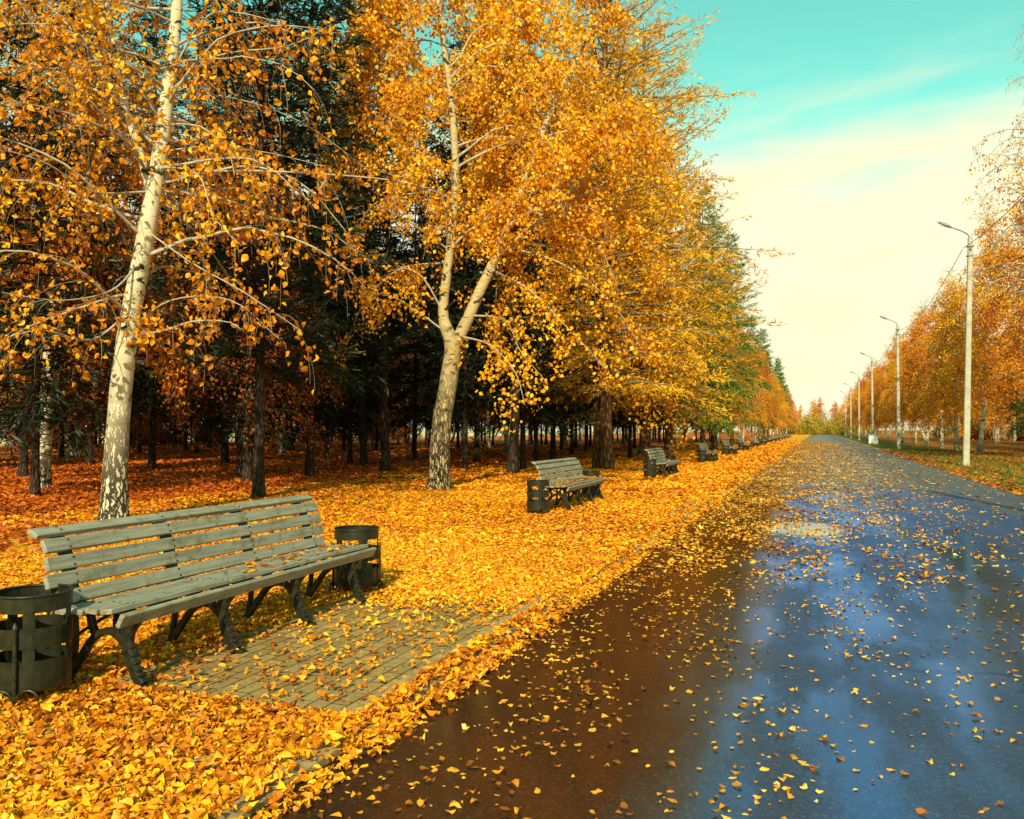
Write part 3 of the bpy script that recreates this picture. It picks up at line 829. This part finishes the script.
def birch1():
    base = P(115, 524); d0 = F * H / (524 - VY)
    base[2] = 0
    stem = local([(115, 524), (117, 440), (126, 340), (139, 262), (152, 190), (161, 120), (168, 60), (173, 0), (176, -90), (182, -190), (190, -290)], d0, base)
    stem[0, 2] = -.05
    r = [.205, .178, .155, .142, .135, .115, .10, .085, .06, .04, .01]
    s2 = local([(150, 200), (140, 160), (124, 110), (112, 60, .3), (100, -20, .5), (95, -120, .8)], d0, base)
    ex = [local([(160, 182), (215, 170, -.3), (300, 171, -.7), (400, 180, -1.0), (450, 196, -1.2)], d0, base),
          local([(170, 85), (215, 52, -.2), (285, 42, -.5), (330, 20, -.8)], d0, base),
          local([(168, 70), (200, 15, -.2), (235, 8, -.4), (300, 25, -.6)], d0, base),
          local([(158, 150), (200, 145, .2), (262, 150, .4), (330, 166, .6)], d0, base),
          local([(156, 165), (195, 172, -.5), (212, 215, -.9), (240, 245, -1.2)], d0, base),
          local([(138, 262), (110, 290, -.6), (60, 300, -1.4), (0, 292, -2.0)], d0, base),
          local([(130, 310), (90, 340, -.6), (40, 330, -1.4), (-20, 345, -2.)], d0, base),
          local([(145, 230), (190, 262, -.6), (240, 290, -1.2), (300, 330, -1.6)], d0, base),
          local([(128, 330), (170, 300, -.4), (230, 300, -.9), (280, 340, -1.2)], d0, base),
          local([(150, 190), (90, 190, -.8), (40, 160, -1.6), (-30, 140, -2.2)], d0, base),
          local([(160, 120), (110, 60, -.8), (50, 65, -1.6), (-30, 60, -2.2)], d0, base),
          local([(165, 90), (230, 95, .6), (300, 120, 1.0), (370, 170, 1.5)], d0, base)]
    exr = [.024, .024, .018, .015, .015, .02, .02, .018, .016, .022, .02, .015]
    tg, cg = birch(21, [(stem, r), (s2, [.07, .065, .055, .04, .025, .01])], 2.9, 78, 3.9, twigs=10, lpt=8, size=.104, six=True, droop=.17, bj=.12, thin=.7,
                   extra=list(zip(ex, exr)), weep=.8, leafr=.07, up0=(-.1, .75), trunk_sides=16)
    e = empty('birch_tree', base)
    tg.build('trunk', [M['birch'], M['twig_pale']], e); cg.build('crown', [M['leaf_amber'], M['twig']], e)
    tag(e, 'white-barked birch with cracked bark standing just behind the nearest bench', 'birch tree')
birch1()

def birch2():
    base = P(440, 490); d0 = F * H / 60.; base[2] = 0
    main = local([(439, 490), (441, 430), (450, 372), (452, 345), (443, 315), (447, 270), (452, 225), (455, 165), (450, 90), (440, 20), (432, -60), (425, -140)], d0, base)
    main[0, 2] = -.05
    r = [.27, .24, .22, .20, .13, .115, .105, .095, .08, .065, .045, .01]
    s2 = local([(451, 352), (466, 322), (480, 290), (493, 262), (512, 215), (535, 150), (560, 90), (590, 30), (620, -50)], d0, base)
    s3 = local([(495, 258), (525, 232, -.8), (560, 200, -1.4), (595, 160, -1.8), (625, 100, -2.2)], d0, base)
    ex = [local([(443, 312), (420, 275, -.3), (385, 262, -.5), (345, 245, -.8)], d0, base),
          local([(443, 330), (400, 300, -.4), (360, 290, -.7)], d0, base),
          local([(452, 230), (430, 170, -.4), (400, 175, -.7), (350, 160, -1.)], d0, base),
          local([(450, 250), (415, 225, -.4), (380, 205, -.8)], d0, base),
          local([(470, 315), (505, 320, -.7), (520, 350, -1.1), (545, 380, -1.5)], d0, base),
          local([(490, 268), (530, 290, -.9), (570, 330, -1.5), (610, 372, -1.9)], d0, base),
          local([(500, 245), (560, 262, -1.), (610, 300, -1.6), (640, 345, -2.)], d0, base),
          local([(448, 262), (400, 268, .4), (365, 300, .8), (345, 345, 1.)], d0, base),
          local([(456, 335), (490, 345, -1.), (515, 372, -1.6), (525, 405, -2.)], d0, base)]
    tg, cg = birch(22, [(main, r), (s2, [.16, .15, .135, .12, .10, .08, .06, .04, .01]), (s3, [.07, .06, .05, .035, .012])], 6.0, 104, 4.0, twigs=10, lpt=32, size=.09, six=False,
                   droop=.40, extra=[(q, .03) for q in ex], weep=.7, leafr=.11, up0=(-.05, .85), trunk_sides=14, bj=.11, thin=.8,
                   lfun=lambda az: 1 - .62 * max(0, math.cos(az + 1.45)) ** 1.0 - .25 * max(0, math.cos(az - 3.0)))
    e = empty('birch_tree', base)
    tg.build('trunk', [M['birch2'], M['twig_pale']], e); cg.build('crown', [M['leaf_gold'], M['twig']], e)
    tag(e, 'forked birch with tan peeling trunk and golden crown, left of the second bench', 'birch tree')
birch2()

# ------------------------------------------------------------------ tree prototypes
def protom(gg, mats):
    return (mesh_from('trunk', gg[0], mats[0]), mesh_from('crown', gg[1], mats[1]))

def stem(seed, Ht, r0, bend=.4):
    r = np.random.default_rng(seed); n = 6
    p = np.zeros((n, 3)); p[:, 2] = np.linspace(-.05, Ht, n); p[1:, :2] = np.cumsum(r.normal(size=(n - 1, 2)) * bend * .35, 0)
    return (p, [r0, r0 * .82, r0 * .62, r0 * .42, r0 * .22, .01])

bA = birch(31, [stem(1, 14, .17), ], 2.6, 95, 3.6, twigs=8, lpt=27, size=.105, weep=.7, leafr=.16, droop=.35, up0=(.1, .9))
bB = birch(32, [stem(2, 15.5, .19, .6), ], 2.9, 105, 4.0, twigs=8, lpt=30, size=.105, weep=.7, leafr=.16, droop=.3, up0=(.2, 1.0), bare=.8)
bC = birch(33, [stem(3, 16, .16, .9), ], 3.2, 95, 3.2, twigs=8, lpt=24, size=.105, weep=.8, leafr=.14, droop=.35, up0=(.4, 1.1), bare=.68)
BG = [protom(x, ([M['birch_far'], M['twig_pale']], [M['leaf_gold'], M['twig']])) for x in (bA, bB, bC)]
bD = birch(34, [stem(4, 16, .14, .5), ], 8.0, 70, 3.2, twigs=8, lpt=24, size=.12, weep=.7, leafr=.14, droop=.35, up0=(.4, 1.1))
bT = birch(35, [stem(5, 16.5, .16, .6), ], 5.5, 85, 3.0, twigs=9, lpt=7, size=.09, weep=1.0, leafr=.08, droop=.4, up0=(.4, 1.1), bare=.25)
BT = protom(bT, ([M['birch_far'], M['twig_pale']], [M['leaf_gold'], M['twig_pale']]))
BO = [protom(x, ([M['birch_far'], M['twig']], [M['leaf_orange'], M['twig']])) for x in (bA, bB, bC)]
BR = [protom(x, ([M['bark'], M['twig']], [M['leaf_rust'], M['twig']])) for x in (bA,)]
BD = [protom(x, ([M['bark'], M['twig_pale']], [M['leaf_gold'], M['twig']])) for x in (bA, bD, bD)]  # dark bark puts shade into the trunk colour of these birches
lA = conifer(41, 17.5, .19, 2.4, 4.4, 190, side=11, spr=24, sl=.17, sw=.034, el=(-.05, .3), droop=.25, hang=.25, forked=True, upt=.22, power=.45)
lB = conifer(42, 16, .22, 2.2, 4.2, 170, side=11, spr=24, sl=.17, sw=.034, el=(-.05, .3), droop=.3, hang=.3, upt=.25, power=.5)
LA = [protom(x, ([M['bark_larch'], M['twig']], [M['larch'], M['twig']])) for x in (lA, lB)]
LG = [protom(lB, ([M['bark_larch'], M['twig']], [M['larch_green'], M['twig']]))]
pA = conifer(51, 19, .13, 3.0, 3.2, 130, side=9, spr=20, sl=.34, sw=.055, el=(-.1, .25), droop=.3, hang=.2, upt=.15, power=.6)
pB = conifer(52, 17.5, .115, 2.5, 3.4, 125, side=9, spr=20, sl=.34, sw=.055, el=(-.2, .2), droop=.35, hang=.25, upt=.1, power=.7)
pC = conifer(53, 20, .145, 3.6, 3.0, 130, side=9, spr=20, sl=.34, sw=.055, el=(.0, .4), droop=.2, hang=.15, upt=.2, power=.5)
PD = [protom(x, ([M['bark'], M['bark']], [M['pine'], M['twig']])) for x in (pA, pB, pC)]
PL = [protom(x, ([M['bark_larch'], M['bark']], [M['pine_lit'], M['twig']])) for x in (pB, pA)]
sA = conifer(54, 7.5, .10, .25, 2.0, 90, side=8, spr=9, sl=.30, sw=.11, el=(-.1, .3), droop=.2, power=.8, dead=False)

taken = []
def put(name, proto, xy, label, cat, group=None, **k):
    taken.append((xy[0], xy[1])); return place(name, proto, xy[0], xy[1], label, cat, group, **k)

# forest trunks read off the photograph
near = [(36, 497, 'mossy dark pine trunk left of the cracked birch', 1, .82), (62, 458, 'dark pine trunk seen between mossy trunk and cracked birch', 0, .9),
        (240, 480, 'thin reddish pine trunk, left one of the pair behind the nearest bench', 1, .8), (259, 499, 'thin straight pine trunk, right one of the pair behind the nearest bench', 2, .8),
        (310, 476, 'thick black pine trunk standing alone midway between the two birches', 0, 1.05), (350, 465, 'slim black pine trunk, left of two close together', 1, .9),
        (364, 467, 'slim black pine trunk, right of two close together', 2, .95), (415, 460, 'short dark trunk just left of the forked birch', 1, .85),
        (465, 471, 'brown pine trunk just right of the forked birch', 0, .85), (477, 463, 'black pine trunk second to the right of the forked birch', 2, .9),
        (523, 470, 'black pine trunk behind the bin of the second bench', 1, .9), (536, 462, 'narrow black trunk behind backrest of the second bench, leftmost', 0, .85),
        (553, 461, 'dark trunk behind the middle of the second bench', 2, .95), (586, 452, 'dark trunk left of the thick orange double trunk', 1, .9),
        (630, 459, 'dark pine trunk right of the thick orange double trunk', 0, .8), (645, 452, 'dark trunk behind the third bench', 2, .85)]
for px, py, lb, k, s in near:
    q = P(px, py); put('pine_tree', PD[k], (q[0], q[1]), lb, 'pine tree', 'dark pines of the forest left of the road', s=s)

# roadside row on the left, from the photograph
row = [('birch_tree', BD[2], (-14.5, 27.0), 'tall thin golden birch rising behind the forked birch', 'birch tree', 1.2, 1.2),
       ('rowan_tree', BR[0], (-15.5, 20.5), 'low rust-leaved tree seen right of the cracked birch', 'tree', .8, .5),
       ('larch_tree', LA[0], P(606, 470)[:2], 'golden larch with thick orange double trunk behind the second bench', 'larch tree', 1.32, 1.0),
       ('birch_tree', BD[1], (-9.9, 27.6), 'golden birch whose crown fills the gap between the forked birch and the double larch', 'birch tree', 1.25, 2.2),
       ('birch_tree', BD[0], (-8.6, 36.0), 'golden birch behind the third bench, left of the spiky larches', 'birch tree', 1.35, .4),
       ('larch_tree', LA[1], (-7.8, 40.5), 'yellow larch with spiky branches reaching furthest towards the road', 'larch tree', 1.32, 1.3),
       ('larch_tree', LG[0], (-8.0, 48.5), 'green and yellow larch standing behind the fourth bench', 'larch tree', 1.1, 3.0),
       ('pine_tree', PL[0], (-6.9, 55.5), 'green pine standing out among the yellow larches', 'pine tree', .98, 0.),
       ('larch_tree', LG[0], (-7.0, 62.0), 'half green half yellow larch beyond the green pine', 'larch tree', 1.05, 0.),
       ('birch_tree', BO[0], (-7.6, 70.0), 'orange birch among green conifers of the row', 'birch tree', .85, 0.),
       ('pine_tree', PL[1], (-7.2, 78.0), 'tall green pine beyond the orange birch', 'pine tree', 1.0, 0.),
       ('birch_tree', BO[1], (-7.4, 87.0), 'orange birch beyond the tall green pine', 'birch tree', .8, 0.)]
for n, pr, xy, lb, cat, s, rz in row:
    put(n, pr, xy, lb, cat, 'roadside trees left of the road', s=s, rz=rz)
seq = [(PL[1], 'pine_tree', 'green pine far along the left row of roadside trees', 'pine tree'), (BG[1], 'birch_tree', 'golden birch far along the left row of roadside trees', 'birch tree'), (PL[0], 'pine_tree', 'green pine far along the left row of roadside trees', 'pine tree'), (BO[1], 'birch_tree', 'orange birch far along the left row of roadside trees', 'birch tree'),
       (BO[2], 'birch_tree', 'orange birch far along the left row of roadside trees', 'birch tree'), (PL[1], 'pine_tree', 'green pine far along the left row of roadside trees', 'pine tree'), (BO[0], 'birch_tree', 'orange birch far along the left row of roadside trees', 'birch tree')]
for k in range(20):
    pr, n, lb, cat = seq[k % 7]
    put(n, pr, (-8.0 - rng2.random() * 1.2, 96 + 8.4 * k), lb, cat, ('far golden birches left of the road' if 'golden' in lb else 'far orange birches left of the road') if n != 'pine_tree' else 'far roadside pines left of the road', s=rng2.uniform(.75, .95))

# forest mass
cells = []
for ix in range(10):
    for iy in range(30):
        x = -12.8 - 5.6 * ix + rng2.normal() * .7; y = -24 + 5.4 * iy + rng2.normal() * .8 + (ix % 2) * 2.5
        cells.append((x, y))
for x, y in cells:
    # keep to the wedge the camera sees and the strip whose shadow enters it
    ang = math.degrees(math.atan2(-x, y)) if y > 0 else 180
    vis = y > 0 and ang < 55
    if vis and math.hypot(x, y) < 24: continue
    if not vis and not (x > -45 and y > -26 - x * -.0 and y > -26 and y < 14 - x * .3 and x < -13.5): continue
    if not vis and rng2.random() < .62: continue
    if vis and rng2.random() < .10: continue
    if vis and y > 105 and x < -30: continue
    if min((x - a) ** 2 + (y - c) ** 2 for a, c in taken) < 9: continue
    u = rng2.random(); s = rng2.uniform(.8, 1.05)
    if vis and u < .10: put('birch_tree', BO[int(rng2.integers(3))], (x, y), 'birch with orange leaves growing among the dark forest pines', 'birch tree', 'birches inside the forest', s=s * .95)
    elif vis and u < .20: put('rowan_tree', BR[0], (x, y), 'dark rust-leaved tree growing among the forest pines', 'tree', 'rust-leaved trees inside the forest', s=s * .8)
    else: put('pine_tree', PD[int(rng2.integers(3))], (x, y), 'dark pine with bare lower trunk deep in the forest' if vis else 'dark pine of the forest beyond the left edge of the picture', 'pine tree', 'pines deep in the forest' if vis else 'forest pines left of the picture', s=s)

# right side
def PR(px, d, off=0.):
    q = W(px, 430, d); return (q[0], q[1])
right = [('birch_tree', BT, (9.0, 42.0), 'tall birch whose feathery bare twigs enter at the right edge', 'birch tree', 1.2, 0.5),
         ('birch_tree', BO[1], (10.4, 51.0), 'orange birch at the right edge behind the nearest lamp post', 'birch tree', .92, 1.4),
         ('birch_tree', BG[2], (9.4, 59.5), 'tall birch with bare feathery top right of the nearest lamp post', 'birch tree', 1.0, 2.0),
         ('birch_tree', BG[0], (9.2, 67.0), 'golden birch left of the nearest lamp post, low dense crown', 'birch tree', .92, 2.9),
         ('birch_tree', BO[0], (9.4, 76.5), 'orange birch standing right of the second lamp post', 'birch tree', .88, .2)]
for n, pr, xy, lb, cat, s, rz in right: put(n, pr, xy, lb, cat, 'roadside trees right of the road', s=s, rz=rz)
for k in range(20):
    pr = [BO[1], BG[2], BO[0], BG[0], BO[2], BO[1]][k % 6]
    nm = 'golden' if pr in BG else 'orange'
    put('birch_tree', pr, (9.2 + rng2.random() * 1.6, 86 + 9.2 * k), '%s birch far along the right row of roadside trees' % nm, 'birch tree', 'far roadside %s birches right of the road' % nm, s=rng2.uniform(.78, 1.0))
for k in range(34):
    pr = [BO[0], BO[2], PL[0], BO[1], BG[0]][int(rng2.integers(5))]
    x = 17.5 + 5.5 * (k % 3) + rng2.normal() * .8; y = 52 + 7.0 * (k // 3) * 1.5 + rng2.normal() * 1.5 + (k % 3) * 6
    if pr in PL: put('pine_tree', pr, (x, y), 'green pine behind the right row of roadside trees', 'pine tree', 'pines behind the right row', s=.8)
    else: put('birch_tree', pr, (x, y), 'birch in the woods behind the right row of roadside trees', 'birch tree', 'birches in the woods right of the road', s=rng2.uniform(.8, 1.0))

# shrubs: closing the avenue and under the right-hand trees
def shrub(seed, h, w, n=2600, size=.16):
    global rng
    rng = np.random.default_rng(seed); tg, cg = Geo(), Geo(); C = []
    for k in range(26):
        az = rng.random() * 2 * PI; el = rng.uniform(.5, 1.4)
        bp = arc([rng.normal() * .1, rng.normal() * .1, 0], [math.cos(az) * math.cos(el) * w, math.sin(az) * math.cos(el) * w, math.sin(el)], h * rng.uniform(.7, 1.1), 6, .15, .12)
        tg.tube(bp, np.linspace(.03, .006, 7), 4, 1, cap=False)
        m = n // 26; x = rng.uniform(.8, 5.99, m); i = x.astype(int); f = (x - i)[:, None]
        C.append(bp[i] * (1 - f) + bp[i + 1] * f + rng.normal(size=(m, 3)) * .28 * w)
    C = np.concatenate(C); a, b_, c_ = frames(len(C)); s = size * rng.uniform(.6, 1.3, len(C)); kites(cg, C, s * 1.2, s, a, b_)
    C[:, 2] = np.abs(C[:, 2])
    return tg, cg
sh = [shrub(61, 2.6, 1.0), shrub(62, 4.0, 1.1)]
SH = [protom(x, ([M['twig'], M['twig']], [M['bush'], M['twig']])) for x in sh]
SR = [protom(x, ([M['twig'], M['twig']], [M['leaf_rust'], M['twig']])) for x in sh]
for k in range(16):
    x = -10 + 1.7 * k + rng2.normal() * .4
    put('shrub', SH[k % 2], (x, 300 + rng2.uniform(-14, 14)), 'yellow-green shrub closing the far end of the road', 'shrub', 'shrubs at the far end of the road', s=rng2.uniform(1.2, 2.2))
for k in range(12):
    x = -16 + 3.6 * k + rng2.normal() * .8
    pr = [BG[0], BO[2], BO[1], BG[2]][k % 4]
    put('pine_tree' if pr in PL else 'birch_tree', pr, (x, 322 + rng2.uniform(-6, 14)), 'tree standing beyond the shrubs at the end of the road', 'pine tree' if pr in PL else 'birch tree', 'trees beyond the end of the road', s=rng2.uniform(.7, .95))
for k in range(18):
    x = 19 + rng2.uniform(0, 12); y = 58 + 7.5 * k + rng2.normal()
    put('shrub', SR[k % 2], (x, y), 'rust-brown undergrowth shrub beneath the trees right of the road', 'shrub', 'undergrowth right of the road', s=rng2.uniform(.7, 1.1))

for k in range(46):
    y = 20 + 2.3 * k + rng2.normal() * .5
    put('shrub', SR[k % 2], (-61 - rng2.uniform(0, 4), y), 'dark brown shrub at the far edge of the forest left of the road', 'shrub', 'undergrowth at the far edge of the forest', s=rng2.uniform(.6, 1.2))

# ------------------------------------------------------------------ fallen leaves (stuff)
rng = np.random.default_rng(99)
def inpad(x, y):
    m = np.zeros(len(x), bool)
    for x0, x1, y0, y1 in pads: m |= (x > x0) & (x < x1) & (y > y0) & (y < y1)
    return m
def zbase(x, y):
    z = np.zeros(len(x)); z[(x > RL) & (x < RR)] = .006; z[inpad(x, y)] = .022; z[(x > RL - .125) & (x < RL - .01)] = .046; return z

def scatter(n, xr, yr, keep, size, tilt, thick):
    x = rng.uniform(*xr, n); y = rng.uniform(*yr, n) if not callable(yr) else yr(n)
    k = keep(x, y); x, y = x[k], y[k]; m = len(x)
    # in view only (plus a margin)
    d = -x * ST + y * CT; X = x * CT + y * ST
    v = (d > 2.0) & (np.abs(X) < d * .68 + 1.2); x, y = x[v], y[v]; m = len(x)
    up = np.stack([rng.normal(size=m) * tilt, rng.normal(size=m) * tilt, np.ones(m)], 1); up /= np.linalg.norm(up, axis=1)[:, None]
    a = rng.random(m) * 2 * PI; ax = np.stack([np.cos(a), np.sin(a), np.zeros(m)], 1); ax -= up * (ax * up).sum(1)[:, None]; ax /= np.linalg.norm(ax, axis=1)[:, None]
    wx = np.cross(up, ax)
    s = size * (.5 + .95 * rng.random(m) ** 1.3)
    up = up * rng.choice([-1, 1], m)[:, None]
    z = zbase(x, y) + s * .22 * (1 + tilt) * rng.uniform(.3, 1., m) + rng.random(m) * thick
    return np.stack([x, y, z], 1), s, ax, wx, up

def edge(x, y): return RL + .22 * np.sin(y * 1.7) * .3 + .1 * np.sin(y * 5.1 + 1)
g = Geo()
# dense litter, near
for (n, xr, yr, sz) in ((330000, (-9.0, -1.9), (1.5, 10), .044), (120000, (-13, -1.9), (10, 19), .060), (60000, (-13, -1.9), (19, 40), .095), (42000, (-13, -1.9), (40, 110), .17)):
    def keep(x, y):
        pad = inpad(x, y)
        r = rng.random(len(x))
        soft = np.clip((y - 6.0) / 1.2, .10, 1) * (.55 + .6 * np.sin(x * 3.1 + y * 2.3) ** 2)
        soft = np.where((x > -2.30) & (y < 7), .3, soft)
        soft = np.where(y > 12, .8, soft)
        und = (x < -3.7) & (y < 7) & pad
        ke = (x > -2.30) & (x < -2.19) & (y > 3.85) & (y < 7.0)
        k = np.where(pad, r < np.where(und, .05, soft * .38 + (y > 12) * .5), True) & ~(ke & (r > .07))
        kb = (x > RL - .125) & (x < RL - .005) & (np.sin(y * 2.1 + 2.2) + np.sin(y * .83) > .35) & (r > .28)
        k &= ~kb
        e_ = edge(x, y)
        return k & ((x < e_) | (r < .22))  & ~((x > e_ + .5))
    C, s, ax, wx, up = scatter(n, xr, yr, keep, sz, .30, .03)
    (leaves9 if sz < .05 else leaves6)(g, C, s, ax, wx, up, 0, fold=.3)
o = g.build('fallen_leaves', [M['litter_gold']]); tag(o, 'thick carpet of golden fallen leaves between road and forest', 'fallen leaves', kind='stuff')
print('litter', g.n // 6)

g = Geo()
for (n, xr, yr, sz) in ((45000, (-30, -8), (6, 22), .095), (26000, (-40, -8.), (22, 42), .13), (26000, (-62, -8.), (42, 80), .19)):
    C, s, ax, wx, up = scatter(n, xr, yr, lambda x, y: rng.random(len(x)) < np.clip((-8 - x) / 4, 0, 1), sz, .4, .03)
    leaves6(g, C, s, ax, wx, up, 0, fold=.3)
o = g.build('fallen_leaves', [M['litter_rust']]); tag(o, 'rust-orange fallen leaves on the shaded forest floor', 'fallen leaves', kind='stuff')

# scattered leaves on the asphalt
g = Geo()
def roadkeep(x, y):
    t = x - RL
    far = np.clip((y - 5) / 9, 0, 1)
    d = (105 + 10 * far) * np.exp(-t / 2.2) + 22 + 90 * (.5 + far) * np.exp(-t / .35) + 190 * far * np.exp(-t / (1.15 + .004 * y)) + 14 * np.exp(-((x - RR) / .4) ** 2)
    d = d * (1 - .62 * np.clip((x - 1) / 3, 0, 1))
    cl = .35 + 1.25 * np.sin(x * 2.7 + 1.3 * np.sin(y * 1.1)) ** 2
    return rng.random(len(x)) < d * cl / 240
for (yr, sz, area) in (((2, 9), .037, 7), ((9, 20), .060, 11), ((20, 45), .085, 25), ((45, 110), .12, 65)):
    n = int(240 * 6.4 * area * (1 if area < 20 else (.6 if area < 50 else .25)))
    C, s, ax, wx, up = scatter(n, (RL, RR), yr, roadkeep, sz, .10, .0)
    (leaves9 if sz < .07 else leaves6)(g, C, s, ax, wx, up, 0, fold=.16)
o = g.build('scattered_leaves', [M['litter_road']]); tag(o, 'single yellow leaves scattered over the wet asphalt', 'fallen leaves', kind='stuff')
print('road leaves', g.n // 6)

# small fallen twigs among the litter
g = Geo()
for k in range(420):
    x = rng.uniform(-8, -2.5); y = rng.uniform(2, 12); a = rng.random() * 6.28; L = rng.uniform(.05, .28)
    p = np.array([[x, y, .035], [x + L * .5 * math.cos(a), y + L * .5 * math.sin(a), .05], [x + L * math.cos(a + .3), y + L * math.sin(a + .3), .04]])
    if x > RL - .1: p[:, 2] -= .022
    g.tube(p, [.0028, .0022, .001], 4)
o = g.build('fallen_twigs', [M['twig']]); tag(o, 'thin dry twigs lying among the fallen leaves', 'twigs', kind='stuff')

# leaves lying on the nearest bench
g = Geo(); bx, by = bench_pos[0]
m = 60; x = bx + rng.uniform(-.36, -.02, m); y = by + rng.uniform(-.2, 1.5, m)
up = np.stack([rng.normal(size=m) * .2, rng.normal(size=m) * .2, np.ones(m)], 1); up /= np.linalg.norm(up, axis=1)[:, None]
a = rng.random(m) * 6.28; ax = np.stack([np.cos(a), np.sin(a), 0 * a], 1); wx = np.cross(up, ax)
leaves6(g, np.stack([x, y, np.full(m, .022 + .483)], 1), .06 * rng.uniform(.6, 1.2, m), ax, wx, up, 0)
bx, by = bench_pos[1]
m = 160; x = bx + rng.uniform(-.38, -.05, m); y = by + rng.uniform(-1.4, 1.5, m); a = rng.random(m) * 6.28; ax = np.stack([np.cos(a), np.sin(a), 0 * a], 1)
up = np.tile([0, 0, 1.], (m, 1)); wx = np.cross(up, ax)
leaves6(g, np.stack([x, y, np.full(m, .022 + .485)], 1), .07 * rng.uniform(.6, 1.2, m), ax, wx, up, 0)
o = g.build('scattered_leaves', [M['litter_road']]); tag(o, 'a few yellow leaves lying on the bench seats', 'fallen leaves', kind='stuff')

# right verge leaves and grass
g = Geo()
C, s, ax, wx, up = scatter(26000, (RR - .1, 16), (16, 70), lambda x, y: rng.random(len(x)) < np.where(x < 5.2, .9, np.where(x < 8, .42, .7)), .12, .35, .02)
leaves6(g, C, s, ax, wx, up, 0)
o = g.build('fallen_leaves', [M['litter_rust']]); tag(o, 'orange fallen leaves on the verge right of the road', 'fallen leaves', kind='stuff')
g = Geo()
n = 26000; x = rng.uniform(RR + .05, 12, n); y = 14 + 56 * rng.random(n) ** 1.4
x2 = np.concatenate([x, rng.normal(-6.0, .5, 260) + 0]); y2 = np.concatenate([y, rng.normal(4.6, .5, 260)])
x3 = rng.uniform(-5.5, -2.4, 260); y3 = rng.uniform(2.0, 3.7, 260)
x = np.concatenate([x2, x3]); y = np.concatenate([y2, y3]); n = len(x)
up = np.stack([rng.normal(size=n) * .35, rng.normal(size=n) * .35, np.ones(n)], 1); up /= np.linalg.norm(up, axis=1)[:, None]
wx = np.cross(up, rng.normal(size=(n, 3))); wx /= np.linalg.norm(wx, axis=1)[:, None]
big = np.where(x > 0, 1., .55)
kites(g, np.stack([x, y, np.zeros(n)], 1), .13 * big * rng.uniform(.5, 1.3, n), .022 * big, up, wx, off=0)
o = g.build('grass', [M['grass']]); tag(o, 'short grass on the verge and between the fallen leaves', 'grass', kind='stuff')
